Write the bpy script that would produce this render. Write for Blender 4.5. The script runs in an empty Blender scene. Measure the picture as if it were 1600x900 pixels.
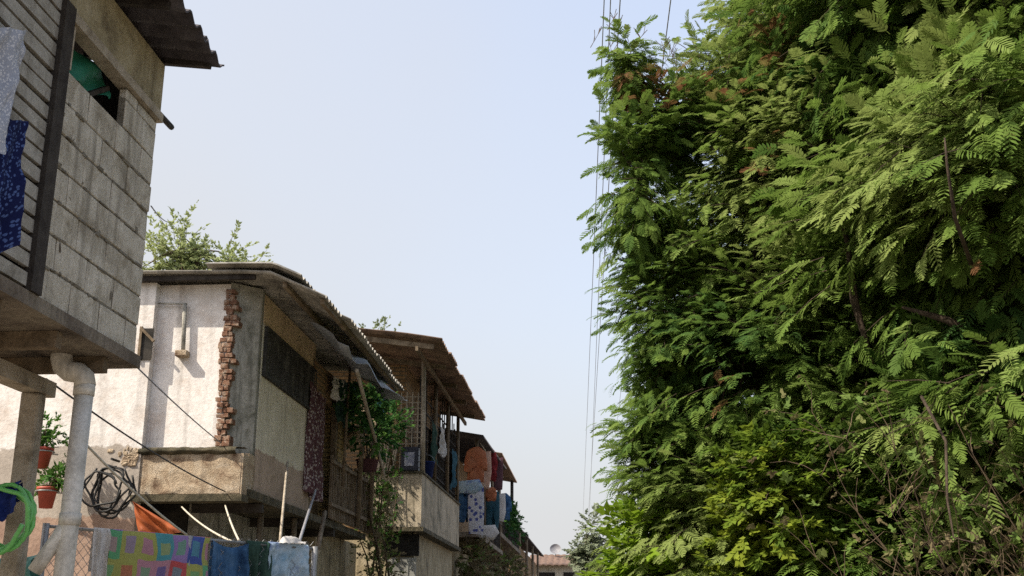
import bpy, math, random
import numpy as np
from mathutils import Vector, noise, Matrix
R = math.radians
rng = random.Random(7); nr = np.random.default_rng(11)
scene = bpy.context.scene; COL = scene.collection

# ------------------------------------------------------------------ camera model
F = 1767.; PITCH = math.atan(525/F); YAW = math.atan(130/math.hypot(F, 525)); EYE = 1.6
def at(px, py, X=None, Y=None, Z=None):
    u = px-800; v = 450-py
    f = (-math.sin(YAW)*math.cos(PITCH), math.cos(YAW)*math.cos(PITCH), math.sin(PITCH))
    r = (math.cos(YAW), math.sin(YAW), 0)
    up = (math.sin(YAW)*math.sin(PITCH), -math.cos(YAW)*math.sin(PITCH), math.cos(PITCH))
    d = [F*f[i]+u*r[i]+v*up[i] for i in range(3)]
    t = X/d[0] if X is not None else (Y/d[1] if Y is not None else (Z-EYE)/d[2])
    return Vector((d[0]*t, d[1]*t, EYE+d[2]*t))
cd = bpy.data.cameras.new('camera'); cam = bpy.data.objects.new('camera', cd); COL.objects.link(cam)
cam.location = (0, 0, EYE); cam.rotation_euler = (math.pi/2+PITCH, 0, YAW)
cd.sensor_width = 36; cd.lens = 36*F/1600; cd.clip_start = .05; cd.clip_end = 5000
scene.camera = cam

# ------------------------------------------------------------------ materials
class NT:
    def __init__(s, name):
        s.m = bpy.data.materials.new(name); s.m.use_nodes = True
        s.t = s.m.node_tree; s.t.nodes.clear()
        s.out = s.n('ShaderNodeOutputMaterial'); s.tc = None
    def n(s, typ, **kw):
        o = s.t.nodes.new(typ)
        for k, v in kw.items(): setattr(o, k, v)
        return o
    def l(s, a, b): s.t.links.new(a, b)
    def coord(s, kind='Object', scale=(1, 1, 1)):
        if s.tc is None: s.tc = s.n('ShaderNodeTexCoord')
        mp = s.n('ShaderNodeMapping'); mp.inputs['Scale'].default_value = scale
        s.l(s.tc.outputs[kind], mp.inputs['Vector']); return mp.outputs[0]
    def noise(s, scale, detail=5, rough=.6, vec=None, dist=0):
        o = s.n('ShaderNodeTexNoise'); o.inputs['Scale'].default_value = scale
        o.inputs['Detail'].default_value = detail; o.inputs['Roughness'].default_value = rough
        o.inputs['Distortion'].default_value = dist
        s.l(vec or s.coord(), o.inputs['Vector']); return o.outputs['Fac']
    def ramp(s, fac, stops, interp='LINEAR'):
        o = s.n('ShaderNodeValToRGB'); o.color_ramp.interpolation = interp
        e = o.color_ramp.elements
        while len(e) < len(stops): e.new(.5)
        for i, (p, c) in enumerate(stops):
            e[i].position = p
            e[i].color = (c, c, c, 1) if isinstance(c, (int, float)) else (*c, 1)
        s.l(fac, o.inputs['Fac']); return o.outputs['Color']
    def mix(s, fac, a, b, mode='MIX'):
        o = s.n('ShaderNodeMix', data_type='RGBA', blend_type=mode)
        for sock, v in ((o.inputs['Factor'], fac), (o.inputs[6], a), (o.inputs[7], b)):
            if isinstance(v, (int, float)): sock.default_value = v if sock.type == 'VALUE' else (v, v, v, 1)
            elif isinstance(v, tuple): sock.default_value = (*v, 1)
            else: s.l(v, sock)
        return o.outputs[2]
    def math(s, op, a, b=0.):
        o = s.n('ShaderNodeMath', operation=op)
        for sock, v in ((o.inputs[0], a), (o.inputs[1], b)):
            if isinstance(v, (int, float)): sock.default_value = v
            else: s.l(v, sock)
        return o.outputs[0]
    def wallvec(s, sx=1, sz=1):
        g = s.coord(); p = s.n('ShaderNodeSeparateXYZ'); s.l(g, p.inputs[0])
        c = s.n('ShaderNodeCombineXYZ')
        s.l(s.math('MULTIPLY', s.math('ADD', p.outputs[0], p.outputs[1]), sx), c.inputs[0])
        s.l(s.math('MULTIPLY', p.outputs[2], sz), c.inputs[1]); return c.outputs[0], p
    def finish(s, col, rough=.9, bump=None, bstr=.3, bdist=.02, spec=.2, transl=0, metal=0):
        b = s.n('ShaderNodeBsdfPrincipled')
        if isinstance(col, tuple): b.inputs['Base Color'].default_value = (*col, 1)
        else: s.l(col, b.inputs['Base Color'])
        b.inputs['Roughness'].default_value = rough; b.inputs['Specular IOR Level'].default_value = spec
        b.inputs['Metallic'].default_value = metal
        if bump is not None:
            bn = s.n('ShaderNodeBump'); bn.inputs['Strength'].default_value = bstr
            bn.inputs['Distance'].default_value = bdist
            s.l(bump, bn.inputs['Height']); s.l(bn.outputs[0], b.inputs['Normal'])
        sh = b.outputs[0]
        if transl:
            t = s.n('ShaderNodeBsdfTranslucent')
            if isinstance(col, tuple): t.inputs[0].default_value = (*col, 1)
            else: s.l(col, t.inputs[0])
            mx = s.n('ShaderNodeMixShader'); mx.inputs[0].default_value = transl
            s.l(sh, mx.inputs[1]); s.l(t.outputs[0], mx.inputs[2]); sh = mx.outputs[0]
        s.l(sh, s.out.inputs['Surface']); return s.m

def weathered(name, base, dark, light=None, scale=2.5, streak=.5, rough=.9, bump=.35, metal=0, spec=.2, fine=.5):
    t = NT(name)
    n1 = t.noise(scale, 8, .65, dist=.6)
    c = t.ramp(n1, [(.32, dark), (.5, base), (.72, light or base)])
    n2 = t.noise(scale*14, 6, .7)
    c = t.mix(fine, c, t.ramp(n2, [(.3, .25), (.7, 1.)]), 'MULTIPLY')
    if streak:
        n3 = t.noise(1., 5, .6, vec=t.coord(scale=(9, 9, .7)))
        f = t.math('MULTIPLY', t.ramp(n3, [(.5, 0.), (.68, 1.)]), streak)
        c = t.mix(f, c, tuple(x*.45 for x in dark))
    return t.finish(c, rough, t.math('ADD', n2, t.math('MULTIPLY', n1, .6)), bump, .02, spec, metal=metal)

def brick_mat(name, c1, c2, mortar, w=.22, h=.075, dirt=.5):
    t = NT(name); v, p = t.wallvec()
    b = t.n('ShaderNodeTexBrick'); t.l(v, b.inputs['Vector'])
    b.inputs['Color1'].default_value = (*c1, 1); b.inputs['Color2'].default_value = (*c2, 1); b.inputs['Mortar'].default_value = (*mortar, 1)
    b.inputs['Scale'].default_value = 1; b.inputs['Brick Width'].default_value = w; b.inputs['Row Height'].default_value = h
    b.inputs['Mortar Size'].default_value = .011; b.inputs['Mortar Smooth'].default_value = .3; b.inputs['Bias'].default_value = -.1
    n = t.noise(3, 8, .7); n2 = t.noise(30, 5, .7)
    c = t.mix(dirt, b.outputs['Color'], t.ramp(n, [(.3, .2), (.65, 1.1)]), 'MULTIPLY')
    c = t.mix(.5, c, t.ramp(n2, [(.3, .4), (.7, 1.1)]), 'MULTIPLY')
    hgt = t.math('SUBTRACT', t.math('MULTIPLY', n2, .4), b.outputs['Fac'])
    return t.finish(c, .95, hgt, .6, .02)

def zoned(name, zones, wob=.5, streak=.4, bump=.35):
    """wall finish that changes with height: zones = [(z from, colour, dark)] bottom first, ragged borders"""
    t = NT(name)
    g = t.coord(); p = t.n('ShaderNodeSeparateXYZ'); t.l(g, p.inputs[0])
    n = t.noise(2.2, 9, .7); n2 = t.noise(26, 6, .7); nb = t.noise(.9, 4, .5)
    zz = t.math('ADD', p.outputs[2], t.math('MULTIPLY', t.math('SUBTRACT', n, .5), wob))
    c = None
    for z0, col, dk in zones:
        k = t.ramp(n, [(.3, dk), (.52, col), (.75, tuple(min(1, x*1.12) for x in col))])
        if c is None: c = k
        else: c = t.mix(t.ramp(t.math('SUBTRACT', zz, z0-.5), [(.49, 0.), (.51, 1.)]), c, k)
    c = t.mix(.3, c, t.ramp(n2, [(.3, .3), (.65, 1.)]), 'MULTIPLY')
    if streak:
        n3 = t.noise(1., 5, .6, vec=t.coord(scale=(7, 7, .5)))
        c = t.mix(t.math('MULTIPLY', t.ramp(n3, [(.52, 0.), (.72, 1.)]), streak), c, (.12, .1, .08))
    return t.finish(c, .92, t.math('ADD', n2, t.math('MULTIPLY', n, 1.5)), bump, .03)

def plain(name, col, rough=.6, var=.4, scale=12, metal=0, spec=.3, transl=0, bump=0.):
    t = NT(name); n = t.noise(scale, 5, .6)
    c = t.mix(var, col, t.ramp(n, [(.3, .25), (.7, 1.1)]), 'MULTIPLY')
    return t.finish(c, rough, n if bump else None, bump, .01, spec, transl, metal)

def leaf_mat(name, stops, transl=.4, rough=.65):
    t = NT(name); a = t.n('ShaderNodeAttribute'); a.attribute_name = 'tint'
    c = t.ramp(a.outputs['Fac'], stops)
    n = t.noise(9, 3, .6)
    c = t.mix(.35, c, t.ramp(n, [(.3, .5), (.7, 1.2)]), 'MULTIPLY')
    return t.finish(c, rough, spec=.08, transl=transl)

def cloth_mat(name, cols, scale=8, kind='noise', base=None, transl=.2):
    t = NT(name)
    if kind == 'patch':
        uv0 = t.coord('UV', (scale, scale, 1)); wn_ = t.n('ShaderNodeTexNoise'); wn_.inputs['Scale'].default_value = .55; t.l(uv0, wn_.inputs['Vector'])
        sc_ = t.n('ShaderNodeVectorMath', operation='MULTIPLY_ADD'); t.l(wn_.outputs['Color'], sc_.inputs[0]); sc_.inputs[1].default_value = (.7, .7, 0); t.l(uv0, sc_.inputs[2]); uv = sc_.outputs[0]
        fl = t.n('ShaderNodeVectorMath', operation='FLOOR'); t.l(uv, fl.inputs[0])
        w = t.n('ShaderNodeTexWhiteNoise', noise_dimensions='2D'); t.l(fl.outputs[0], w.inputs['Vector'])
        fr = t.n('ShaderNodeVectorMath', operation='FRACTION'); t.l(uv, fr.inputs[0])
        s = t.n('ShaderNodeSeparateXYZ'); t.l(fr.outputs[0], s.inputs[0])
        dx = t.math('ABSOLUTE', t.math('SUBTRACT', s.outputs[0], .5)); dy = t.math('ABSOLUTE', t.math('SUBTRACT', s.outputs[1], .5))
        ins = t.math('LESS_THAN', t.math('MAXIMUM', dx, dy), .27)
        st = [(i/len(cols), c) for i, c in enumerate(cols)]
        c1 = t.ramp(w.outputs['Value'], st, 'CONSTANT')
        w2 = t.n('ShaderNodeTexWhiteNoise', noise_dimensions='3D'); va = t.n('ShaderNodeVectorMath', operation='ADD')
        t.l(fl.outputs[0], va.inputs[0]); va.inputs[1].default_value = (3.7, 9.1, 2.2); t.l(va.outputs[0], w2.inputs['Vector'])
        c2 = t.ramp(w2.outputs['Value'], st, 'CONSTANT')
        c = t.mix(t.math('MULTIPLY', ins, .7), c1, c2); c = t.mix(t.math('MULTIPLY', t.noise(7, 4, .6), .3), c, (.25, .2, .3))
    elif kind in ('spots', 'ospots'):
        v = t.n('ShaderNodeTexVoronoi'); v.inputs['Scale'].default_value = scale; t.l(t.coord('UV' if kind == 'spots' else 'Object'), v.inputs['Vector'])
        c = t.ramp(v.outputs['Distance'], [(0, cols[0]), (.3, cols[0]), (.42, cols[1])])
    else:
        n = t.noise(scale, 4, .6)
        c = t.ramp(n, [(.3+.4*i/max(1, len(cols)-1), k) for i, k in enumerate(cols)])
    f = t.noise(90, 3, .6)
    c = t.mix(.25, c, t.ramp(f, [(.3, .5), (.7, 1.1)]), 'MULTIPLY')
    return t.finish(c, .95, f, .2, .004, .1, transl)

M = {}
M['block'] = weathered('concrete block', (.58, .53, .44), (.34, .295, .225), (.72, .67, .58), 4.5, .65, bump=.7)
M['mortar'] = weathered('rough mortar', (.27, .24, .19), (.15, .13, .1), None, 8, .2, bump=.8)
M['darkwood'] = weathered('dark wood', (.05, .042, .036), (.025, .02, .018), (.08, .07, .06), 5, .3)
M['wood'] = weathered('old wood', (.2, .15, .1), (.09, .065, .04), (.3, .24, .17), 4, .4)
M['palewood'] = weathered('pale wood', (.4, .34, .26), (.22, .18, .13), (.5, .44, .36), 5, .3)
M['slat'] = weathered('grey painted slats', (.36, .34, .3), (.2, .18, .15), (.46, .44, .4), 4, .4)
M['beam'] = weathered('yellowed plaster beam', (.38, .32, .2), (.2, .16, .1), (.46, .4, .28), 4, .5)
M['slab'] = weathered('stained concrete slab', (.2, .165, .13), (.09, .07, .055), (.3, .26, .2), 3, .5, bump=.6)
M['roof_dark'] = weathered('dark corrugated sheet', (.075, .066, .07), (.035, .03, .032), (.12, .11, .115), 3, .5, rough=.75)
M['roof_grey'] = weathered('weathered asbestos sheet', (.31, .29, .255), (.12, .112, .1), (.45, .425, .38), 2.5, .5)
M['roof_brown'] = weathered('rusty corrugated sheet', (.25, .165, .12), (.11, .075, .06), (.34, .24, .18), 2.5, .4, rough=.8)
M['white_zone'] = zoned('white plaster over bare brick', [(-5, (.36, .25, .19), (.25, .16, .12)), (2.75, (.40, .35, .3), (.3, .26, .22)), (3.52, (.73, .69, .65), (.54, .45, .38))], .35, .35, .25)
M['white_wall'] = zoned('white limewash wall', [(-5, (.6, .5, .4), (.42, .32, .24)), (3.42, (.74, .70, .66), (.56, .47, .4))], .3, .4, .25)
M['flake'] = weathered('flaking buff render', (.54, .42, .29), (.2, .12, .075), (.68, .58, .45), 5, .35, bump=1., fine=.65)
M['moss'] = weathered('mossy plaster', (.4, .38, .33), (.17, .165, .13), (.54, .52, .46), 3.5, .8, bump=.6)
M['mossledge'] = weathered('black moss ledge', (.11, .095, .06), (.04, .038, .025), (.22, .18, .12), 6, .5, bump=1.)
M['brick'] = weathered('broken red brick', (.3, .16, .1), (.13, .06, .042), (.56, .47, .37), 11, .1, bump=1., fine=.5)
M['brick_wall'] = brick_mat('brown brick wall', (.38, .24, .12), (.26, .16, .085), (.17, .14, .1))
M['brick_ochre'] = brick_mat('ochre brick wall', (.5, .37, .17), (.36, .25, .11), (.22, .18, .11))
M['beige'] = zoned('beige plaster panel', [(-5, (.42, .32, .25), (.24, .175, .13)), (3.56, (.62, .57, .46), (.48, .43, .33)), (5.06, (.56, .42, .27), (.4, .28, .16))], .22, .35)
M['ochre'] = weathered('ochre plaster', (.40, .33, .21), (.2, .165, .11), (.5, .43, .31), 2.2, .7, bump=.5)
M['balcony'] = weathered('damp stained concrete', (.44, .37, .27), (.15, .14, .1), (.58, .5, .38), 1.6, .6, bump=.5)
M['black'] = weathered('shade-toned dark wall', (.035, .032, .028), (.015, .014, .012), (.07, .06, .05), 3, .3)  # near-black; shade of openings, rooms and recesses put into the colour
M['shutter'] = weathered('charred board', (.045, .042, .036), (.02, .02, .017), (.12, .115, .1), 5, .6, rough=.8)
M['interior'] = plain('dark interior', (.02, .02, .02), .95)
M['pvc'] = weathered('grey pvc pipe', (.65, .61, .54), (.42, .39, .34), (.7, .68, .65), 3, .6, rough=.6, bump=.05, spec=.35)
M['wire'] = plain('black cable', (.02, .02, .02), .6)
M['greywire'] = plain('grey wire', (.24, .24, .26), .6)
M['rope'] = plain('pale rope', (.55, .5, .4), .9)
M['steel'] = plain('galvanised wire', (.3, .3, .3), .45, metal=.6)
M['terracotta'] = plain('red plastic pot', (.36, .07, .045), .55, .3)
M['hose'] = plain('green garden hose', (.13, .42, .1), .35, .2, spec=.5)
M['tarp_grey'] = plain('grey tarpaulin', (.33, .35, .38), .6, .5, 6, transl=.1)
M['tarp_orange'] = plain('orange tarpaulin', (.5, .13, .04), .6, .5, 6, transl=.25)
M['tarp_green'] = plain('green sheet', (.02, .16, .1), .6, .4, 6)
M['teal'] = plain('teal sheet', (.1, .26, .22), .6, .5, 5)
M['blue'] = plain('blue cloth', (.01, .025, .14), .9, .6, 10)
M['lace'] = cloth_mat('pale lace cloth', [(.62, .62, .64), (.36, .38, .44)], 46, 'spots')
M['navyprint'] = cloth_mat('navy printed cloth', [(.07, .11, .26), (.01, .014, .06)], 34, 'spots', transl=.05)
M['quilt'] = cloth_mat('patchwork', [(.5, .16, .36), (.11, .4, .17), (.04, .09, .33), (.5, .08, .07), (.38, .4, .08), (.07, .32, .35), (.3, .2, .44), (.5, .25, .3)], 6, 'patch')
M['denim'] = cloth_mat('blue denim', [(.015, .04, .1), (.05, .12, .24), (.1, .18, .3)], 7)
M['paleblue'] = cloth_mat('pale blue cloth', [(.2, .34, .46), (.42, .52, .6), (.03, .07, .3)], 6)
M['whitecloth'] = cloth_mat('white cloth', [(.5, .47, .45), (.68, .66, .64)], 6)
M['darkgreencloth'] = cloth_mat('dark green cloth', [(.02, .05, .04), (.05, .09, .07)], 6)
M['purpleprint'] = cloth_mat('mauve printed curtain', [(.42, .36, .36), (.12, .06, .07)], 30, 'spots')
M['orange'] = cloth_mat('orange shirt cloth', [(.38, .12, .06), (.52, .22, .12)], 5)
M['red'] = cloth_mat('dark red cloth', [(.16, .02, .025), (.3, .05, .05)], 5)
M['whiteprint'] = cloth_mat('white cloth with blue print', [(.08, .1, .3), (.55, .55, .6)], 9, 'ospots')
M['tealcloth'] = cloth_mat('dull teal cloth', [(.02, .07, .1), (.06, .13, .17)], 5)
M['bark'] = weathered('brown bark', (.07, .05, .035), (.03, .022, .016), (.12, .09, .065), 6, .3, bump=.8)
M['twig'] = weathered('dry twig', (.11, .08, .05), (.05, .035, .025), (.17, .125, .08), 6, 0)
M['leaf'] = leaf_mat('feathery foliage', [(0, (.055, .12, .035)), (.3, (.10, .17, .036)), (.6, (.15, .225, .045)), (.85, (.225, .3, .085)), (.93, (.19, .12, .05)), (1, (.15, .07, .035))], .45)
M['leaf_vine'] = leaf_mat('vine leaves', [(0, (.05, .1, .02)), (.5, (.13, .2, .025)), (1, (.24, .28, .03))], .45)
M['leaf_bright'] = leaf_mat('fresh yellow green leaves', [(0, (.05, .12, .02)), (.5, (.12, .23, .02)), (1, (.22, .32, .025))], .45)
M['leaf_pale'] = leaf_mat('pale yellow green leaves', [(0, (.22, .26, .12)), (.5, (.33, .38, .17)), (1, (.42, .46, .22))], .5)  # pale yellow-green leaf tones
M['leaf_haze'] = leaf_mat('haze-paled grey green leaves', [(0, (.2, .24, .15)), (1, (.33, .37, .25))], .45)  # distance haze painted into the pale leaf colour
M['leaf_pot'] = leaf_mat('pot plant leaves', [(0, (.02, .07, .02)), (.5, (.05, .13, .03)), (1, (.1, .2, .04))], .35)
M['leaf_dry'] = leaf_mat('dry creeper', [(0, (.1, .085, .05)), (.55, (.2, .16, .09)), (.8, (.14, .17, .05)), (1, (.13, .2, .05))], .35)
M['ground'] = weathered('trodden soil', (.24, .2, .15), (.14, .11, .08), (.3, .26, .2), .8, 0, bump=.5)
M['lane'] = weathered('worn concrete lane', (.3, .28, .25), (.2, .18, .16), (.36, .34, .31), .9, 0)
M['kerb'] = weathered('kerb concrete', (.34, .32, .28), (.2, .18, .15), None, 3, 0)
M['tile'] = weathered('brown roof tile', (.2, .13, .1), (.1, .065, .05), (.27, .19, .15), 5, .3)
M['crate'] = plain('dark plastic crate', (.02, .022, .035), .5)
M['print'] = cloth_mat('pale print', [(.1, .12, .2), (.5, .5, .55)], 14)
M['doorgrey'] = weathered('grey painted door', (.34, .34, .31), (.22, .21, .19), (.42, .42, .39), 3, .4)

# ------------------------------------------------------------------ mesh helpers
ORG = {}
class MB:
    def __init__(s): s.v = []; s.f = []; s.uv = []; s.sm = []
    def add(s, vs, fs, uvs=None, smooth=False):
        o = len(s.v); s.v += [tuple(v) for v in vs]
        for i, f in enumerate(fs):
            s.f.append(tuple(o+k for k in f)); s.uv.append(uvs[i] if uvs else [(0, 0)]*len(f)); s.sm.append(smooth)
        return s
    def box(s, a, b, jit=0., bev=0.):
        x0, x1 = sorted((a[0], b[0])); y0, y1 = sorted((a[1], b[1])); z0, z1 = sorted((a[2], b[2]))
        j = lambda: rng.uniform(-jit, jit) if jit else 0
        if bev:
            e = min(bev, (x1-x0)/3, (y1-y0)/3, (z1-z0)/3); vs = []; idx = {}
            for sx in (0, 1):
                for sy in (0, 1):
                    for sz in (0, 1):
                        X = (x0, x1)[sx]; Y = (y0, y1)[sy]; Z = (z0, z1)[sz]
                        dx, dy, dz = (e, -e)[sx], (e, -e)[sy], (e, -e)[sz]; q = [j(), j(), j()]
                        for k, p in enumerate(((X, Y+dy, Z+dz), (X+dx, Y, Z+dz), (X+dx, Y+dy, Z))):
                            idx[sx, sy, sz, k] = len(vs); vs.append((p[0]+q[0], p[1]+q[1], p[2]+q[2]))
            fs = []
            for c in (0, 1):
                fs.append([idx[c, a_, b_, 0] for a_, b_ in ((0, 0), (1, 0), (1, 1), (0, 1))])
                fs.append([idx[a_, c, b_, 1] for a_, b_ in ((0, 0), (1, 0), (1, 1), (0, 1))])
                fs.append([idx[a_, b_, c, 2] for a_, b_ in ((0, 0), (1, 0), (1, 1), (0, 1))])
            for a_ in (0, 1):
                for b_ in (0, 1):
                    fs.append([idx[0, a_, b_, 1], idx[1, a_, b_, 1], idx[1, a_, b_, 2], idx[0, a_, b_, 2]])
                    fs.append([idx[a_, 0, b_, 0], idx[a_, 1, b_, 0], idx[a_, 1, b_, 2], idx[a_, 0, b_, 2]])
                    fs.append([idx[a_, b_, 0, 0], idx[a_, b_, 1, 0], idx[a_, b_, 1, 1], idx[a_, b_, 0, 1]])
            for a_ in (0, 1):
                for b_ in (0, 1):
                    for c in (0, 1): fs.append([idx[a_, b_, c, 0], idx[a_, b_, c, 1], idx[a_, b_, c, 2]])
            return s.add(vs, fs)
        vs = [(x+j(), y+j(), z+j()) for x in (x0, x1) for y in (y0, y1) for z in (z0, z1)]
        return s.add(vs, [(0, 1, 3, 2), (4, 6, 7, 5), (0, 4, 5, 1), (2, 3, 7, 6), (0, 2, 6, 4), (1, 5, 7, 3)])
    def bar(s, a, b, w, h=None):
        a, b = Vector(a), Vector(b); h = h or w; d = (b-a).normalized()
        u = d.cross(Vector((0, 0, 1)));  u = u if u.length > .05 else Vector((1, 0, 0)); u.normalize(); k = u.cross(d)
        vs = [p+u*(w/2*i)+k*(h/2*j) for p in (a, b) for i, j in ((-1, -1), (1, -1), (1, 1), (-1, 1))]
        return s.add(vs, [(0, 1, 2, 3), (7, 6, 5, 4), (0, 4, 5, 1), (1, 5, 6, 2), (2, 6, 7, 3), (3, 7, 4, 0)])
    def tube(s, pts, r, n=8, cap=True):
        pts = [Vector(p) for p in pts]; m = len(pts); rr = r if isinstance(r, (list, tuple)) else [r]*m
        vs = []; prev = None
        for i, p in enumerate(pts):
            d = (pts[min(i+1, m-1)]-pts[max(i-1, 0)]).normalized()
            if prev is None: u = d.orthogonal().normalized()
            else:
                u = prev-d*prev.dot(d); u = u.normalized() if u.length > 1e-4 else d.orthogonal().normalized()
            prev = u; w = d.cross(u)
            for k in range(n):
                a = 2*math.pi*k/n; vs.append(p+(u*math.cos(a)+w*math.sin(a))*rr[i])
        fs = [(i*n+k, i*n+(k+1) % n, (i+1)*n+(k+1) % n, (i+1)*n+k) for i in range(m-1) for k in range(n)]
        s.add(vs, fs, smooth=True)
        if cap:
            o = len(s.v)-len(vs)
            s.f += [tuple(o+k for k in range(n))[::-1], tuple(o+(m-1)*n+k for k in range(n))]; s.uv += [[(0, 0)]*n]*2; s.sm += [False]*2
        return s
    def lathe(s, c, prof, n=20):
        c = Vector(c); vs = [c+Vector((r*math.cos(2*math.pi*k/n), r*math.sin(2*math.pi*k/n), z)) for r, z in prof for k in range(n)]
        return s.add(vs, [(i*n+k, i*n+(k+1) % n, (i+1)*n+(k+1) % n, (i+1)*n+k) for i in range(len(prof)-1) for k in range(n)], smooth=True)
    def grid(s, fn, nu, nv, smooth=True):
        vs = [fn(i/nu, j/nv) for j in range(nv+1) for i in range(nu+1)]; fs = []; uv = []
        for j in range(nv):
            for i in range(nu):
                a = j*(nu+1)+i; fs.append((a, a+1, a+nu+2, a+nu+1))
                uv.append([(i/nu, j/nv), ((i+1)/nu, j/nv), ((i+1)/nu, (j+1)/nv), (i/nu, (j+1)/nv)])
        return s.add(vs, fs, uv, smooth)
    def sheet(s, fn, nu, nv, th=.006):
        """grid with thickness (second skin th lower plus rim)"""
        n0 = len(s.v); s.grid(fn, nu, nv); s.grid(lambda u, v: Vector(fn(u, v))-Vector((0, 0, th)), nu, nv)
        N = (nu+1)*(nv+1); rim = [i for i in range(nu)]+[nu+(nu+1)*j for j in range(nv)]+[N-1-i for i in range(nu)]+[(nu+1)*(nv-j) for j in range(nv)]
        for k in range(len(rim)):
            a, b = n0+rim[k], n0+rim[(k+1) % len(rim)]
            s.f.append((a, b, b+N, a+N)); s.uv.append([(0, 0)]*4); s.sm.append(False)
        return s
    def prism(s, poly, z0, z1):
        n = len(poly); vs = [(x, y, z0) for x, y in poly]+[(x, y, z1) for x, y in poly]
        return s.add(vs, [tuple(range(n))[::-1], tuple(range(n, 2*n))]+[(i, (i+1) % n, n+(i+1) % n, n+i) for i in range(n)])
    def build(s, name, mat, parent=None, loc=None, kind=None):
        o0 = Vector(ORG[parent]) if parent else Vector(loc or (0, 0, 0))
        me = bpy.data.meshes.new(name)
        me.from_pydata([tuple(Vector(v)-o0) for v in s.v], [], s.f)
        uvl = me.uv_layers.new(name='UVMap')
        flat = [c for f in s.uv for p in f for c in p]; uvl.data.foreach_set('uv', flat)
        me.polygons.foreach_set('use_smooth', s.sm); me.materials.append(M[mat] if isinstance(mat, str) else mat); me.update()
        return link(name, me, parent, o0, kind)
def link(name, me, parent, o0, kind=None):
    o = bpy.data.objects.new(name, me); COL.objects.link(o)
    if parent: o.parent = parent
    else: o.location = o0
    ORG[o] = tuple(o0)
    if kind: o['kind'] = kind
    return o
def thing(name, label, cat, loc=(0, 0, 0), group=None):
    o = bpy.data.objects.new(name, None); COL.objects.link(o); o.location = loc; ORG[o] = tuple(loc)
    o.empty_display_size = .2; return tag(o, label, cat, group)
def tag(o, label, cat, group=None):
    o['label'] = label; o['category'] = cat
    if group: o['group'] = group
    return o
def each(name, mat, parent, fn, items):
    for it in items:
        mb = MB(); fn(mb, *it); mb.build(name, mat, parent)
def sag(a, b, d, n=14):
    a, b = Vector(a), Vector(b)
    return [a.lerp(b, i/n)-Vector((0, 0, d*4*(i/n)*(1-i/n))) for i in range(n+1)]
def mesh_np(name, V, Q, mat, parent, tint=None, loc=None, smooth=False):
    """numpy verts (N,3) world and quads (M,4) -> object"""
    o0 = np.array(ORG[parent] if parent else (loc or (0, 0, 0)))
    me = bpy.data.meshes.new(name); V = (V-o0).astype(np.float32); Q = Q.astype(np.int32)
    me.vertices.add(len(V)); me.vertices.foreach_set('co', V.ravel())
    me.loops.add(Q.size); me.loops.foreach_set('vertex_index', Q.ravel())
    me.polygons.add(len(Q)); me.polygons.foreach_set('loop_start', np.arange(0, Q.size, 4, dtype=np.int32))
    if smooth: me.polygons.foreach_set('use_smooth', np.ones(len(Q), dtype=bool))
    if tint is not None:
        a = me.attributes.new('tint', 'FLOAT', 'POINT'); a.data.foreach_set('value', tint.astype(np.float32))
    me.materials.append(M[mat]); me.update(); me.validate()
    return link(name, me, parent, Vector(o0))

# ------------------------------------------------------------------ foliage
def frond_template(npairs, droop, seed):
    r = random.Random(seed); V = []; Q = []
    def strip(c, half):
        o = len(V)
        for p, h in zip(c, half): V.append(p-h); V.append(p+h)
        for i in range(len(c)-1): Q.append((o+2*i, o+2*i+1, o+2*i+3, o+2*i+2))
    rp = lambda t: np.array([t*(1-.12*t), 0, -droop*t*t])
    strip([rp(t) for t in (0, .35, .7, 1.)], [np.array([0, .012*(1-.6*t), 0]) for t in (0, .35, .7, 1.)])
    for i in range(npairs):
        t = .14+.86*i/(npairs-1); L = .30*(.55+.45*math.sin(math.pi*min(1, t*1.05)))*r.uniform(.85, 1.1)
        if i == npairs-1: L *= .7
        for sd in (-1, 1):
            ang = R(62-32*t+r.uniform(-7, 7)); d = np.array([math.cos(ang), sd*math.sin(ang), r.uniform(-.12, .08)])
            pw = np.array([-math.sin(ang), sd*math.cos(ang), 0])
            b = rp(t); w = .037*r.uniform(.85, 1.15); dz = r.uniform(.1, .3)
            strip([b, b+d*L*.5+np.array([0, 0, -.04*dz]), b+d*L+np.array([0, 0, -.25*dz*L*3])],
                  [pw*w*.55, pw*w, pw*w*.3])
    return np.array(V), np.array(Q)
FRONDS = [frond_template(n, d, s) for n, d, s in ((10, .12, 1), (11, .3, 2), (9, .45, 3), (10, .22, 4))]
def leaf_template(w, fold, seed):
    V = np.array([[0, 0, 0], [.45, -w, fold], [.45, 0, 0], [.45, w, fold], [1, 0, -.12]], float)
    return V, np.array([[0, 1, 2, 2], [0, 2, 3, 3], [1, 4, 2, 2], [2, 4, 3, 3]])
def broad_template(nl, w, seed):
    """a sprig of nl simple leaves round a short twig"""
    r = random.Random(seed); V = []; Q = []
    for i in range(nl):
        t = .15+.85*i/max(1, nl-1); a = r.uniform(-1.2, 1.2) if i < nl-1 else 0; e = r.uniform(-.5, .35); L = r.uniform(.35, .6)
        d = np.array([math.cos(a)*math.cos(e), math.sin(a)*math.cos(e), math.sin(e)]); b = np.array([t*.6, 0, 0])
        s_ = np.cross(d, [0, 0, 1]); s_ /= np.linalg.norm(s_); s_ = s_+np.array([0, 0, r.uniform(-.5, .5)]); o = len(V)
        V += [b, b+d*L*.4-s_*w*L, b+d*L, b+d*L*.4+s_*w*L]; Q.append((o, o+1, o+2, o+3))
    return np.array(V), np.array(Q)
SPRIGS = [broad_template(n, w, s) for n, w, s in ((7, .3, 5), (8, .26, 6), (6, .34, 7), (9, .24, 8))]
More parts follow.
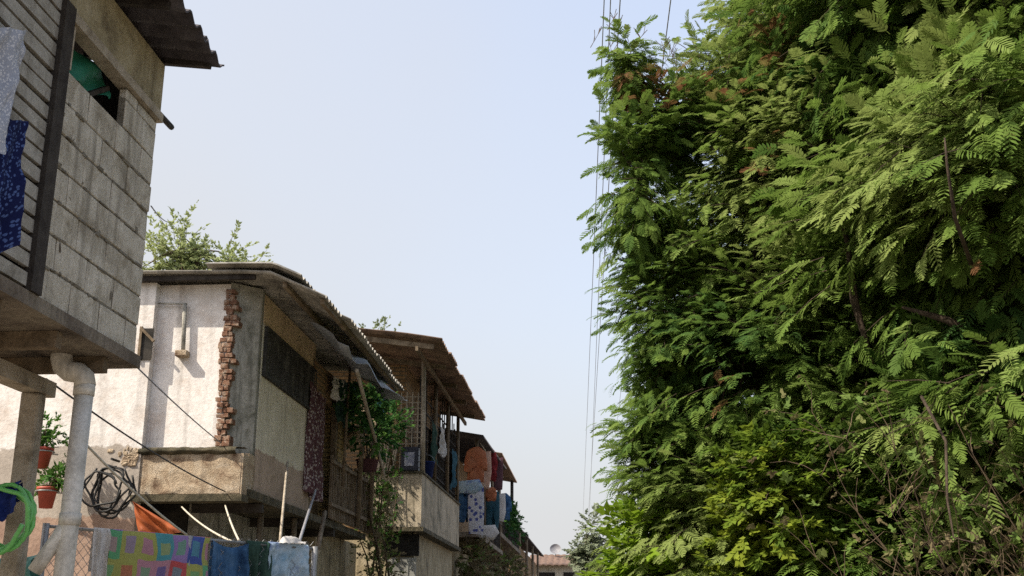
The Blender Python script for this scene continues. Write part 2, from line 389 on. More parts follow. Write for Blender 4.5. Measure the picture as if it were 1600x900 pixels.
def scatter(temps, P, D, U, S, T):
    """place templates: positions P, x-axes D, rough up U, scales S, tints T"""
    D = D/np.linalg.norm(D, axis=1, keepdims=True)
    Yx = np.cross(U, D); Yx /= np.maximum(1e-6, np.linalg.norm(Yx, axis=1, keepdims=True)); Z = np.cross(D, Yx)
    which = nr.integers(0, len(temps), len(P)); VV = []; QQ = []; TT = []; off = 0
    for k, (tv, tq) in enumerate(temps):
        m = which == k; n = m.sum()
        if not n: continue
        B = np.stack([D[m], Yx[m], Z[m]], 1)                       # n,3,3
        W = np.einsum('vi,nij->nvj', tv, B)*S[m][:, None, None]+P[m][:, None, :]
        VV.append(W.reshape(-1, 3)); QQ.append((tq[None]+(np.arange(n)*len(tv))[:, None, None]).reshape(-1, 4)+off)
        TT.append(np.repeat(T[m], len(tv))); off += n*len(tv)
    return np.concatenate(VV), np.concatenate(QQ), np.concatenate(TT)
def crown_points(blobs, fronds_per, twig_len, clump=.25, inner=.5, seed=0, noise_scale=.8, droop=.25):
    """branchlets near the skin of lumpy ellipsoids -> arrays for scatter + list of twigs"""
    r = random.Random(seed); P = []; D = []; U = []; C = []; tw = []
    for c, rad, n in blobs:
        c = Vector(c); rad = Vector(rad)
        k = 0
        while k < n:
            d = Vector((r.gauss(0, 1), r.gauss(0, 1), r.gauss(0, 1))).normalized()
            lump = 1+clump*1.6*noise.noise(d*1.7+c*3.1)+clump*noise.noise(d*4.3+c)
            rho = (1-inner*r.random()**1.7)*lump
            p = c+Vector((d.x*rad.x, d.y*rad.y, d.z*rad.z))*rho
            if noise.noise(p*noise_scale+Vector((seed*7.7, 3, 1))) < -.28 and rho > .6: k += .2; continue
            k += 1
            if p.z < .3: continue
            o = Vector((d.x/rad.x, d.y/rad.y, d.z/rad.z)).normalized()
            t = (o*.9+Vector((r.uniform(-.4, .4), r.uniform(-.4, .4), -droop+r.uniform(-.2, .35)))).normalized()
            L = twig_len*r.uniform(.6, 1.3); side = t.cross(Vector((0, 0, 1))).normalized()
            cl = .5+.55*noise.noise(p*.55+Vector((seed, 9, 4)))+r.uniform(-.1, .1)
            tw.append((p-t*L*.5, p+t*L*.5))
            for j in range(fronds_per):
                s_ = -1 if j % 2 else 1; q = j/max(1, fronds_per-1)
                f = t*(.45+.6*q)+side*s_*(.95-.6*q)*r.uniform(.6, 1.2)+Vector((r.uniform(-.2, .2), r.uniform(-.2, .2), r.uniform(-.35, .2)))
                P.append(p+t*L*(q-.5)); D.append(f); C.append(cl+r.uniform(-.16, .16))
                U.append(Vector((0, 0, .9))+o*.55+Vector((r.uniform(-.4, .4), r.uniform(-.4, .4), r.uniform(-.3, .3))))
    return np.array(P), np.array(D), np.array(U), np.array(C), tw
def limb_path(a, b, wob=.12, n=6, r=None):
    a, b = Vector(a), Vector(b); L = (b-a).length; out = []
    o = Vector((rng.random()*9, rng.random()*9, rng.random()*9))
    for i in range(n+1):
        t = i/n; w = math.sin(math.pi*t)
        out.append(a.lerp(b, t)+Vector((noise.noise(o+Vector((t*2, 0, 0))), noise.noise(o+Vector((0, t*2, 5))), noise.noise(o+Vector((0, 7, t*2)))))*wob*L*w+Vector((0, 0, .1*L*w)))
    return out
def make_tree(name, label, cat, base, trunk_pts, radii, blobs, mat='leaf', temps=FRONDS, size=(.4, .62), fper=6, twig=.6, nlimb=26,
              seed=1, bias=0., spread=1., clump=.25, inner=.5, bark='bark', group=None, rust=None, spikes=None, limbs=(), twigr=.006, noise_scale=.8, droop=.25):
    t = thing(name, label, cat, base, group)
    P, D, U, C, tw = crown_points(blobs, fper, twig, clump, inner, seed, noise_scale, droop)
    S = nr.uniform(size[0], size[1], len(P)); T = np.clip((C-.5)*spread+.5+bias, 0, .86)
    if rust is not None:
        for c, rr in rust:
            dd = np.linalg.norm(P-np.array(c), axis=1); T = np.where((dd < rr) & (nr.random(len(P)) < .38), nr.uniform(.9, 1, len(P)), T)
    V, Q, TT = scatter(temps, P, D, U, S, T)
    mb = MB(); mb.tube(trunk_pts, radii, 10)
    r = random.Random(seed)
    for i in range(nlimb):
        q = tw[r.randrange(len(tw))]
        j = r.randrange(max(1, len(trunk_pts)//2), len(trunk_pts)); a = Vector(trunk_pts[j])
        L = (q[0]-a).length; r0 = min(radii[j]*.6, .012+.012*L)
        mb.tube(limb_path(a, q[0]), [r0*(1-.85*k/6) for k in range(7)], 6, False)
    for pts, ra, rb in limbs: mb.tube(pts, [ra+(rb-ra)*k/(len(pts)-1) for k in range(len(pts))], 8)
    mb.build('trunk', bark, t)
    cr = mesh_np('crown', V, Q, mat, t, TT)
    tm = MB()
    for a, b in tw[::2]: tm.tube([a, a.lerp(b, .5)+Vector((0, 0, .02)), b], [twigr, twigr*.8, twigr*.4], 3, False)
    tm.build('twigs', bark, cr)
    if spikes:
        for c, n, h in spikes:
            sp = MB()
            for i in range(n):
                p = Vector(c)+Vector((r.uniform(-.35, .35), r.uniform(-.35, .35), r.uniform(-.3, .1)))
                top = p+Vector((r.uniform(-.12, .12), r.uniform(-.1, .1), h*r.uniform(.6, 1.1))); sp.tube([p, top], [.005, .002], 3, False)
                for k in range(5):
                    u = p.lerp(top, r.uniform(.4, 1)); sp.tube([u, u+Vector((r.uniform(-.1, .1), r.uniform(-.1, .1), .12))], [.003, .005], 3, False)
            sp.build('seed_spikes', 'twig', t)
    return t
def sprig_mesh(name, mat, parent, pts, n, rad, size, seed, temps=SPRIGS, up=.5, bias=0):
    r = random.Random(seed); P = []; D = []; U = []; T = []
    for i in range(n):
        c = Vector(pts[r.randrange(len(pts))]); d = Vector((r.gauss(0, 1), r.gauss(0, 1), r.gauss(0, 1)+up)).normalized()
        P.append(c+d*rad*r.random()**.6); D.append(d+Vector((0, 0, r.uniform(-.7, .4)))); U.append(Vector((r.uniform(-.5, .5), r.uniform(-.5, .5), 1)))
        T.append(min(1, max(0, r.random()+bias)))
    V, Q, TT = scatter(temps, np.array(P), np.array(D), np.array(U), nr.uniform(size*.7, size*1.3, n), np.array(T))
    return mesh_np(name, V, Q, mat, parent, TT)

# ------------------------------------------------------------------ building helpers
def corrugated(mb, prof, y0, y1, pitch=.15, amp=.022, th=.007, jit=0., seg=8):
    """profile = list of (x, z), waves run across y; ragged low end when jit"""
    L = [0.]
    for a, b in zip(prof, prof[1:]): L.append(L[-1]+math.hypot(b[0]-a[0], b[1]-a[1]))
    y = y0
    while y < y1-.05:
        ye = min(y+.95, y1); off = rng.uniform(-jit, jit); dz = rng.uniform(-.012, .012) if jit else 0; tilt = rng.uniform(-.012, .012) if jit else 0
        n = max(4, int((ye-y)/pitch*6)); nv = seg*(len(prof)-1)
        def fn(u, v, y=y, ye=ye, off=off, dz=dz, tilt=tilt):
            s = v*L[-1]; i = 0
            while i < len(L)-2 and s > L[i+1]: i += 1
            k = (s-L[i])/(L[i+1]-L[i]); a, b = prof[i], prof[i+1]
            if i == len(L)-2: k *= 1+off/(L[-1]-L[-2])
            yy = y+u*(ye+.06-y)
            wob = .018*noise.noise(Vector((yy*.9, s*.7, 3)))
            return Vector((a[0]+(b[0]-a[0])*k, yy, a[1]+(b[1]-a[1])*k+amp*math.cos(yy/pitch*2*math.pi)+dz+tilt*u+.004*(1-u)+wob))
        mb.sheet(fn, n, nv, th); y = ye
    return mb
def cloth(a, b, drop, folds=4, depth=.05, back=.0, nu=48, nv=28, seed=0, sagd=.03, hem=0., th=0):
    """cloth hung along a->b; falls drop, with fold waves; back>0 = flap behind the line"""
    a, b = Vector(a), Vector(b); d = (b-a).normalized(); n = Vector((-d.y, d.x, 0))
    n = -n if n.y > 0 else n
    r = random.Random(seed); ph = r.random()*6
    def fn(u, v):
        p = a.lerp(b, u)-Vector((0, 0, sagd*4*u*(1-u)))
        w = math.sin(u*folds*6.283+ph+v*.7+1.6*noise.noise(Vector((u*2, v*2, seed+3))))*depth*(.25+.75*v)+depth*.8*noise.noise(Vector((u*3, v*2.3, seed)))+depth*.45*noise.noise(Vector((u*9+v*4, v*7, seed+1)))+.006*noise.noise(Vector((u*22-v*9, v*16, seed+2)))
        if back and v < .12: t = v/.12; return p+n*(-.012+.03*t)+Vector((0, 0, .008*math.sin(t*3.14)))
        return p+n*(.02+w)-Vector((0, 0, drop*(v-.1)*(1+hem*noise.noise(Vector((u*4, 0, seed*2))))))+d*.03*noise.noise(Vector((u*2, v*3, seed+5)))
    mb = MB(); mb.grid(fn, nu, nv)
    if back: mb.grid(lambda u, v: a.lerp(b, u)-Vector((0, 0, sagd*4*u*(1-u)+back*v+.001))-n*(.012+.03*v+.02*math.sin(u*9)), nu, 5)
    return mb
def garment(outline, org, right, nrm, th, seed=0):
    """puffy garment from a (x,z) outline; x along right, thickness along nrm"""
    o = Vector(org); rt = Vector(right).normalized(); nm = Vector(nrm).normalized(); n = len(outline); mb = MB()
    cx = sum(p[0] for p in outline)/n; cz = sum(p[1] for p in outline)/n
    P = lambda x, z, k: o+rt*x+Vector((0, 0, z))+nm*k
    vs = []
    for s, k in ((1, th*.2), (.72, th), (.35, th*.7)):
        for i, (x, z) in enumerate(outline):
            vs.append(P(cx+(x-cx)*s, cz+(z-cz)*s, k*(1+.9*noise.noise(Vector((x*11, z*7, seed)))+.4*math.sin(x*40+z*6+seed))))
    vs.append(P(cx, cz, th*.75)); nv = len(vs)
    fs = [(r_*n+i, r_*n+(i+1) % n, (r_+1)*n+(i+1) % n, (r_+1)*n+i) for r_ in (0, 1) for i in range(n)]+[(2*n+i, 2*n+(i+1) % n, nv-1) for i in range(n)]
    mb.add(vs, fs, smooth=True)
    mb.add([P(x, z, -th*.4) for x, z in outline]+[vs[i] for i in range(n)], [tuple(range(n))[::-1]]+[(i, (i+1) % n, n+(i+1) % n, n+i) for i in range(n)], smooth=True)
    return mb
SHIRT = [(-.1, 0), (-.04, .02), (.05, .03), (.12, -.01), (.2, -.08), (.25, -.3), (.235, -.47), (.17, -.45), (.18, -.6), (.17, -.7), (.05, -.66), (-.08, -.71), (-.18, -.66), (-.17, -.44), (-.2, -.5), (-.26, -.46), (-.24, -.25), (-.19, -.07)]
SHIRT_FLAT = [(-.12, 0), (-.05, .03), (.05, .03), (.12, 0), (.32, -.18), (.26, -.3), (.17, -.2), (.18, -.42), (.19, -.66), (.06, -.69), (-.07, -.67), (-.19, -.66), (-.17, -.4), (-.17, -.2), (-.26, -.3), (-.32, -.18)]
TROUSERS = [(-.2, 0), (0, .01), (.2, 0), (.21, -.3), (.2, -.62), (.17, -.92), (.05, -.93), (.03, -.6), (0, -.33), (-.03, -.6), (-.05, -.94), (-.17, -.93), (-.2, -.62), (-.21, -.3)]
def rects(poly_scale, sx, sz): return [(x*sx, z*sz) for x, z in poly_scale]

# ================================================================== SETTING
g = MB(); g.add([(-400, -200, 0), (400, -200, 0), (400, 900, 0), (-400, 900, 0)], [(0, 1, 2, 3)]); g.build('ground', 'ground', kind='structure')
g = MB(); g.box((-2.4, -20, .004), (.2, 58, .03)); g.build('lane', 'lane', kind='structure')
g = MB(); g.box((.2, -20, .004), (.34, 58, .13)); g.build('kerb', 'kerb', kind='structure')

# ================================================================== HOUSE WITH BLOCK WALL (nearest)
h1 = thing('block_house', 'raised grey block-walled house nearest on the left, with slatted side and dark roof', 'house', (-3.6, 6.95, 0), 'shanty houses along the lane')
mb = MB(); mb.box((-6.5, 4.2, 3.22), (-2.97, 7.13, 3.30)); mb.build('floor_slab', 'slab', h1)
each('joist', 'wood', h1, lambda m, y: m.box((-6.4, y, 3.12), (-3.05, y+.07, 3.217)), [(4.7,), (5.4,), (6.1,), (6.75,)])
wall = MB(); mort = MB()
mort.box((-3.13, 5.705, 3.302), (-3.006, 7.092, 4.69)); mort.box((-3.05, 6.565, 4.69), (-3.006, 7.092, 4.98))
def block_course(z, y0, y1, h, off, th=.15):
    y = y0-off
    while y < y1-.02:
        a = max(y, y0)+rng.uniform(.004, .009); b = min(y+.40, y1)-rng.uniform(.004, .009)
        if y1-b < .13: b = y1-rng.uniform(.002, .014); y += .4
        if b-a > .05: wall.box((-3.0-th, a, z+.003+rng.uniform(0, .004)), (-3.0+rng.uniform(-.003, .004), b, z+h-.004-rng.uniform(0, .005)), .003, .005)
        y += .40
for i in range(7): block_course(3.30+.2*i, 5.70, 7.1, .2, (i % 2)*.2+rng.uniform(-.03, .03))
block_course(4.70, 6.56, 7.1, .2, 0, .05); block_course(4.90, 6.56, 7.1, .08, .2, .05)
sm = MB(); r = random.Random(9)
for i in range(7):
    y = 5.72
    while y < 7.05:
        if r.random() < .55: L_ = r.uniform(.02, .13); z_ = 3.30+.2*i+r.uniform(-.006, .008); sm.box((-3.006, y, z_-r.uniform(.004, .013)), (-2.996+r.uniform(-.003, .003), min(y+L_, 7.09), z_+r.uniform(.004, .013)), .004, .003)
        y += r.uniform(.03, .12)
for k in range(9):
    y, z_ = r.uniform(5.75, 7.05), 3.3+r.random()*1.4; sm.box((-3.004, y, z_), (-2.9965, y+r.uniform(.01, .05), z_+r.uniform(.01, .06)), .006, .003)
w = wall.build('block_wall', 'block', h1); sm.build('mortar_smears', 'mortar', w)['kind'] = 'stuff'; mort.build('mortar', 'mortar', w)
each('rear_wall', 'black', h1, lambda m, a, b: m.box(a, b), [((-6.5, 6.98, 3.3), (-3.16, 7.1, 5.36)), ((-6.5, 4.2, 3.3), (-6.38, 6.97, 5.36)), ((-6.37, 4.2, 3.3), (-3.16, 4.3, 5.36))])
mb = MB(); mb.box((-3.07, 5.60, 4.985), (-2.97, 7.12, 5.05)); mb.build('lintel', 'palewood', h1)
mb = MB(); mb.box((-3.07, 4.2, 5.053), (-2.985, 7.1, 5.42)); mb.build('wall_beam', 'beam', h1)
mb = MB(); mb.box((-3.1, 5.57, 3.303), (-2.955, 5.69, 5.05)); mb.build('corner_post', 'darkwood', h1)
mb = MB(); mb.box((-3.12, 5.70, 4.70), (-2.99, 5.775, 4.983)); mb.build('window_jamb', 'palewood', h1)
mb = MB(); mb.bar((-3.16, 6.0, 4.6), (-3.12, 6.5, 4.95), .06, .03); mb.build('window_blind', 'darkwood', h1)
mb = MB()
for i in range(18):
    z = 3.32+.097*i; mb.bar((-3.0, 4.2, z+.045), (-3.0, 5.568, z+.045+rng.uniform(-.006, .006)), .03, .074)
mb.build('slat_wall', 'slat', h1)
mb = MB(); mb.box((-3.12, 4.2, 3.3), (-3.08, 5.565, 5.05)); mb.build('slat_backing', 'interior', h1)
mb = MB(); corrugated(mb, [(-6.7, 5.84), (-3.0, 5.53), (-2.63, 5.47)], 3.9, 7.16, .19, .03, .014, .06); mb.build('roof', 'roof_dark', h1)
each('rafter', 'darkwood', h1, lambda m, y: m.bar((-3.6, y, 5.54), (-2.66, y, 5.425), .045, .045), [(7.12,), (6.3,), (5.4,)])
mb = MB(); mb.tube([at(232, 160, Y=7.0), at(268, 199, Y=7.55)], .022, 8); mb.build('projecting_stick', 'darkwood', h1)
mb = MB(); mb.box((-3.63, 4.2, 3.02), (-3.5, 7.08, 3.118)); mb.build('support_beam', 'palewood', h1)
for x, y, wd in ((-3.565, 6.93, .115), (-6.2, 6.93, .14), (-6.2, 4.6, .14), (-3.565, 4.4, .14)):
    mb = MB(); mb.box((x-wd/2, y-wd/2, 0), (x+wd/2, y+wd/2, 3.018), .006, .012); mb.build('support_post', 'palewood', h1)

tg = MB(); a = at(112, 66, X=-3.17); b = at(190, 132, X=-3.17)
tg.grid(lambda u, v: Vector((-3.12+.03*math.sin(u*11+v*4), 5.79+u*.74, 5.02-.30*v*(1-.55*u)+.03*noise.noise(Vector((u*6, v*3, 1))))), 24, 10)
tag(tg.build('green_sheet', 'tarp_green', loc=(-3.18, 6.1, 4.7)), 'crumpled dark green sheet stuffed in the small window of the block wall', 'sheet')

# laundry on the slats
lc = cloth(at(-30, 40, X=-2.86), at(48, 62, X=-2.86), .62, 2, .05, 0, seed=3, hem=.25)
tag(lc.build('lace_cloth', 'lace', loc=tuple(at(20, 190, X=-2.86))), 'pale lace cloth hanging on the slatted wall of the raised house', 'cloth')
lc = cloth(at(-30, 180, X=-2.87), at(46, 208, X=-2.87), .68, 2, .05, 0, seed=5, hem=.2)
tag(lc.build('printed_cloth', 'navyprint', loc=tuple(at(20, 380, X=-2.87))), 'navy printed cloth hanging below the pale lace cloth', 'cloth')

# drain pipe
pY = 6.72
t = thing('drain_pipe', 'fat grey plastic drain pipe dropping from the raised house floor', 'pipe', tuple(at(120, 960, Y=pY)*1.0))
pc = at(133, 600, Y=pY); px_, py_ = pc.x, pc.y
mb = MB(); el = [Vector((px_-.17, py_, 3.30)), Vector((px_-.17, py_, 3.20)), Vector((px_-.155, py_, 3.15)), Vector((px_-.11, py_, 3.115)), Vector((px_-.05, py_, 3.105)), Vector((px_-.012, py_, 3.075)), Vector((px_, py_, 3.02))]
mb.tube(el, .066, 16); mb.build('elbow', 'pvc', t)
mb = MB(); mb.tube([(px_, py_, 3.0), (px_-.005, py_, 2.0), (px_-.01, py_, .02)], .057, 18); mb.build('down_pipe', 'pvc', t)
for z in (3.03, 2.24):
    mb = MB(); mb.tube([(px_-.002, py_, z), (px_-.002, py_, z-.07)], .064, 18); mb.build('collar', 'pvc', t)
mb = MB(); mb.tube([(px_-.006, py_, 2.2), (px_-.05, py_-.02, 2.1), (px_-.11, py_-.03, 2.0), (px_-.17, py_-.03, 1.9)], .043, 16); mb.build('branch_pipe', 'pvc', t)

# ================================================================== WHITE-WALLED HOUSE
h2 = thing('plaster_house', 'white side-walled house with broken brick corner and dark shuttered upper window', 'house', (-4.5, 12.6, 0), 'shanty houses along the lane')
XF = -3.9
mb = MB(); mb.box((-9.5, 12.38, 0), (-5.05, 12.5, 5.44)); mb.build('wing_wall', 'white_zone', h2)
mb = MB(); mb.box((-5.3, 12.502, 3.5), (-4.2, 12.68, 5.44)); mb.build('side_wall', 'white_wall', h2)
mb = MB(); mb.prism([(-4.2, 12.502), (-3.905, 12.8), (-3.905, 12.897), (-4.2, 12.897)], 3.45, 5.46); mb.build('corner_pillar', 'moss', h2)
mb = MB(); r = random.Random(3); z = 3.46
while z < 5.32:
    k = .5+.9*noise.noise(Vector((z*2.3, 1, 4))); x = -4.225-.065*k+r.uniform(-.025, .025)
    while x < -4.13-.05*max(0, k)+r.uniform(-.02, .03):
        w_ = r.uniform(.035, .1)
        mb.box((x, 12.496-r.uniform(0, .022), z+r.uniform(-.006, .006)), (min(x+w_, -4.07), 12.62+.6*max(0, x+4.2), z+r.uniform(.052, .064)), .006, .006); x += w_+.002
    z += .064
mb.build('broken_brick_edge', 'brick', h2)
mb = MB(); r = random.Random(13)
for i in range(46):
    x, z = -5.07-r.random()**1.4*.36, 3.5-r.random()*.2; z -= .25*max(0, -5.2-x)*0
    if z < 3.28+.3*(-5.07-x): continue
    w_ = r.uniform(.03, .08); mb.box((x-w_, 12.372-r.uniform(0, .008), z-r.uniform(.02, .035)), (x, 12.40, z+r.uniform(.01, .02)), .008, .006)
mb.build('crumbled_patch', 'flake', h2)
mb = MB(); mb.box((-5.05, 12.4, 2.98), (-3.88, 12.6, 3.43)); 
mb.grid(lambda u, v: Vector((-5.03+1.13*u, 12.392-.022*max(0, noise.noise(Vector((u*5, v*3, 4)))+.25*noise.noise(Vector((u*17, v*9, 2)))+.15)*math.sin(3.14*u)**.3*math.sin(3.14*v)**.3+.004, 2.985+.44*v)), 70, 30)
mb.build('floor_edge', 'flake', h2)
mb = MB()
mb.grid(lambda u, v: Vector((-5.08+1.12*u, 12.40-.06*math.sin(v*3.14)-.02*noise.noise(Vector((u*9, v, 2))), 3.42+.085*v+.02*noise.noise(Vector((u*8, v*2, 1))))), 40, 5)
mb.grid(lambda u, v: Vector((-5.08+1.2*u, 12.41+.12*v, 3.5+.01*noise.noise(Vector((u*8, v*3, 1))))), 30, 3)
mb.build('ledge', 'mossledge', h2)
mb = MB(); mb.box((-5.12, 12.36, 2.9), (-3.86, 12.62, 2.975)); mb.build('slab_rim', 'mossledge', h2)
mb = MB(); mb.box((-4.02, 12.9, 3.06), (XF, 15.5, 5.42)); mb.build('front_wall', 'beige', h2)
mb = MB(); mb.box((-3.93, 12.62, 3.06), (-3.885, 12.88, 3.46)); mb.build('brick_corner_base', 'flake', h2)
win = MB()
for y0, y1, z0, z1 in ((12.95, 15.46, 4.43, 4.46), (12.95, 15.46, 5.01, 5.04), (12.95, 13.0, 4.46, 5.01), (15.41, 15.46, 4.46, 5.01)):
    win.box((XF-.01, y0, z0), (XF+.045, y1, z1))
wf = win.build('window', 'shutter', h2)
mb = MB()
for i in range(17): mb.box((XF+.003, 13.0+.142*i, 4.46), (XF+.02+rng.uniform(0, .012), 13.0+.142*i+.137, 5.01), .003)
mb.build('shutter_boards', 'shutter', wf)
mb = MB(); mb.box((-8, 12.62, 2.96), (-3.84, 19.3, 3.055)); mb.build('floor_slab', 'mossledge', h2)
mb = MB(); corrugated(mb, [(-9, 5.56), (-3.7, 5.52), (-2.95, 5.17)], 12.2, 17.5, .16, .026, .01, .07); mb.build('roof', 'roof_grey', h2)
mb = MB()
corrugated(mb, [(-4.4, 5.57), (-3.6, 5.55), (-3.3, 5.415)], 12.12, 14.0, .16, .022, .007, .05); mb.build('roof_patch_sheet', 'roof_grey', h2)
each('purlin', 'wood', h2, lambda m, x, z: m.bar((x, 12.3, z), (x, 17.4, z), .05, .06), [(-3.5, 5.36), (-3.05, 5.15)])
mb = MB(); mb.box((-9.3, 12.27, 5.43), (-3.85, 12.33, 5.49)); mb.build('eave_board', 'darkwood', h2)
# doorway stretch
mb = MB(); mb.box((-4.5, 15.5, 3.06), (-4.4, 17.4, 5.4)); mb.build('door_recess', 'black', h2)
mb = MB(); mb.box((-3.98, 15.51, 3.06), (-3.9, 15.62, 5.2)); mb.box((-3.98, 17.0, 3.06), (-3.9, 17.12, 5.2)); mb.box((-3.98, 15.62, 5.05), (-3.9, 17.0, 5.2)); mb.build('door_frame', 'wood', h2)
mb = MB(); mb.box((-4.15, 17.13, 3.06), (-3.88, 17.65, 5.2)); mb.build('brick_pier', 'brick_ochre', h2)
mb = MB(); mb.box((-3.97, 15.4, 4.75), (-3.86, 17.0, 5.18)); mb.build('brick_head', 'brick_wall', h2)
mb = MB(); mb.box((-4.4, 17.66, 3.06), (-4.25, 19.3, 5.35)); mb.build('rear_wall', 'ochre', h2)
mb = MB(); mb.box((-4.3, 18.0, 3.06), (-4.2, 18.6, 4.9)); mb.build('inner_door', 'black', h2)
mb = MB()
for i in range(26): mb.bar((-3.78, 16.3+.115*i, 3.06), (-3.78+rng.uniform(-.02, .02), 16.3+.115*i, 3.95+rng.uniform(-.05, .05)), .035, .03)
mb.bar((-3.75, 16.2, 3.86), (-3.75, 19.3, 3.88), .04, .05); mb.bar((-3.75, 16.2, 3.25), (-3.75, 19.3, 3.25), .04, .05); mb.build('railing', 'wood', h2)
for y in (17.9, 18.9):
    mb = MB(); mb.tube([(-3.7, y, 3.06), (-3.68, y+.05, 5.1)], .04, 8); mb.build('veranda_post', 'wood', h2)
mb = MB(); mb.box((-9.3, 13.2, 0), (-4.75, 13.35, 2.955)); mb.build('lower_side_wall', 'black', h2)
mb = MB(); mb.box((-4.74, 13.2, 0), (-4.6, 17.2, 2.955)); mb.build('lower_wall', 'moss', h2)
mb = MB(); mb.box((-4.6, 17.22, 0), (-4.2, 20.3, 2.955)); mb.build('lower_plaster_wall', 'ochre', h2)
mb = MB(); mb.box((-4.42, 17.16, 1.0), (-4.3, 17.215, 2.62)); lw = mb.build('lower_window', 'darkwood', h2)
each('slab_bracket', 'darkwood', h2, lambda m, y: m.bar((-4.7, y, 2.9), (-3.86, y, 2.9), .08, .1), [(13.2,), (15.2,), (17.0,)])
each('prop_post', 'wood', h2, lambda m, a, b, c, d: m.tube([(a, b, 2.95), (c, d, 0)], .04, 8), [(-4.05, 13.8, -4.0, 13.5), (-3.95, 15.0, -4.1, 15.6)])
mb = MB(); mb.tube([at(289, 474, Y=12.44), at(286, 551, Y=12.44)], .026, 8); mb.tube([at(247, 474, Y=12.45), at(291, 475, Y=12.45)], .011, 6); cj = mb.build('conduit', 'moss', h2)
p = at(285, 553, Y=12.44); mb = MB(); mb.box((p.x-.07, 12.38, p.z-.035), (p.x+.07, 12.5, p.z+.035), 0, .008); mb.build('junction_box', 'flake', cj)
p0, p1 = at(221, 512, Y=12.33), at(236, 562, Y=12.37)
mb = MB(); mb.box((p0.x, 12.365, p1.z), (p1.x, 12.377, p0.z)); vh = mb.build('vent_hole', 'black', h2)
mb = MB(); mb.bar((p0.x-.01, 12.36, p0.z+.02), (p0.x-.01, 12.36, p1.z-.02), .03); mb.bar((p0.x-.01, 12.35, p0.z), (p1.x+.02, 12.35, p0.z-.16), .03); mb.build('vent_flap_frame', 'wood', vh)

# curtain, tarpaulin, planter on the white-walled house
cu = cloth(at(487, 612, X=-3.84), at(513, 640, X=-3.84), 1.5, 3, .05, 0, seed=8)
tag(cu.build('door_curtain', 'purpleprint', loc=(-3.84, 16, 3.3)), 'mauve printed curtain hanging in the doorway beside the beige wall panel', 'curtain')
A, B = at(545, 541, X=-2.98), at(637, 625, X=-2.9)
mb = MB(); mb.sheet(lambda u, v: A.lerp(B, u)+Vector((-.5*v+.1*noise.noise(Vector((u*4, v*3, 2))), 0, (.16-.1*u)*v*2+.12*noise.noise(Vector((u*5, v*2, 9)))+.1*math.sin(u*3.1)*v-.09*4*u*(1-u))), 24, 6, .006)
tag(mb.build('tarpaulin', 'tarp_grey', loc=tuple(A)), 'sagging grey tarpaulin over the eave end of the grey corrugated roof', 'tarpaulin')
p = at(576, 718, X=-3.6)
t = thing('planter', 'bushy green plant in a mauve tub on the wooden railing', 'plant', (-3.66, p.y, 3.9))
mb = MB(); mb.lathe((-3.62, p.y, 3.86), [(.0, .1), (.15, .1), (.18, .27), (.2, .28), (.17, .27), (0, .25)]); mb.build('tub', 'purpleprint', t)
pts = [at(x, y, X=-3.5) for x, y in ((565, 650), (590, 640), (600, 670), (575, 680), (612, 660), (585, 625), (560, 635), (600, 690))]
mb = MB()
for q in pts: mb.tube(limb_path((-3.62, p.y, 4.1), q, .2), .01, 4, False)
st = mb.build('stems', 'twig', t)
sprig_mesh('foliage', 'leaf_pot', t, pts, 560, .33, .16, 4)

q = at(553, 684, X=-3.74)
mb = MB(); mb.lathe(q-Vector((0, 0, .16)), [(0, 0), (.1, .0), (.17, .1), (.17, .18), (.1, .27), (.085, .3), (.12, .33), (.1, .33), (.07, .28), (0, .2)])
tag(mb.build('clay_pot', 'flake', loc=tuple(q-Vector((0, 0, .16)))), 'round buff clay pot standing on the veranda railing left of the bushy plant', 'pot')
for nm_, lab, xa, xb, y0, dr, m_, sd in (('cloth', 'dark green rag hanging under the grey tarpaulin', 533, 560, 598, .7, 'darkgreencloth', 71), ('cloth', 'stained pale rag hanging at the brick pier beside the doorway', 524, 540, 590, .32, 'whitecloth', 72), ('cloth', 'dull teal rag hanging behind the bamboo pole on the veranda', 590, 606, 612, .6, 'tealcloth', 73)):
    a_, b_ = at(xa, y0, X=-3.72), at(xb, y0+6, X=-3.72); mb = cloth(a_, b_, dr, 2, .05, 0, seed=sd, hem=.5); tag(mb.build(nm_, m_, loc=tuple(a_-Vector((0, 0, dr)))), lab, 'cloth')
for k, (xa, ya, xb, yb, r_, lab) in enumerate(((535, 760, 548, 560, .022, 'thin upright stick left of the dark green rag'), (612, 735, 606, 600, .02, 'thin upright stick right of the bushy plant'))):
    line_pts = [at(xa, ya, X=-3.68), at(xb, yb, X=-3.64)]; mb = MB(); mb.tube(line_pts, r_, 6); tag(mb.build('stick', 'wood', loc=tuple(line_pts[0])), lab, 'stick')
t = thing('bucket', 'blue plastic bucket on the concrete balcony ledge by the dark box', 'bucket', (-3.16, 21.6, 4.283))
mb = MB(); mb.lathe((-3.16, 21.6, 4.283), [(0, 0), (.11, 0), (.15, .28), (.16, .28), (.15, .3), (.12, .28), (0, .05)]); mb.build('pail', 'blue', t)
mb = MB(); mb.tube([(-3.16+.15*math.cos(a), 21.6, 4.56+.16*math.sin(a)) for a in [k*math.pi/10 for k in range(11)]], .006, 5); mb.build('handle', 'steel', t)

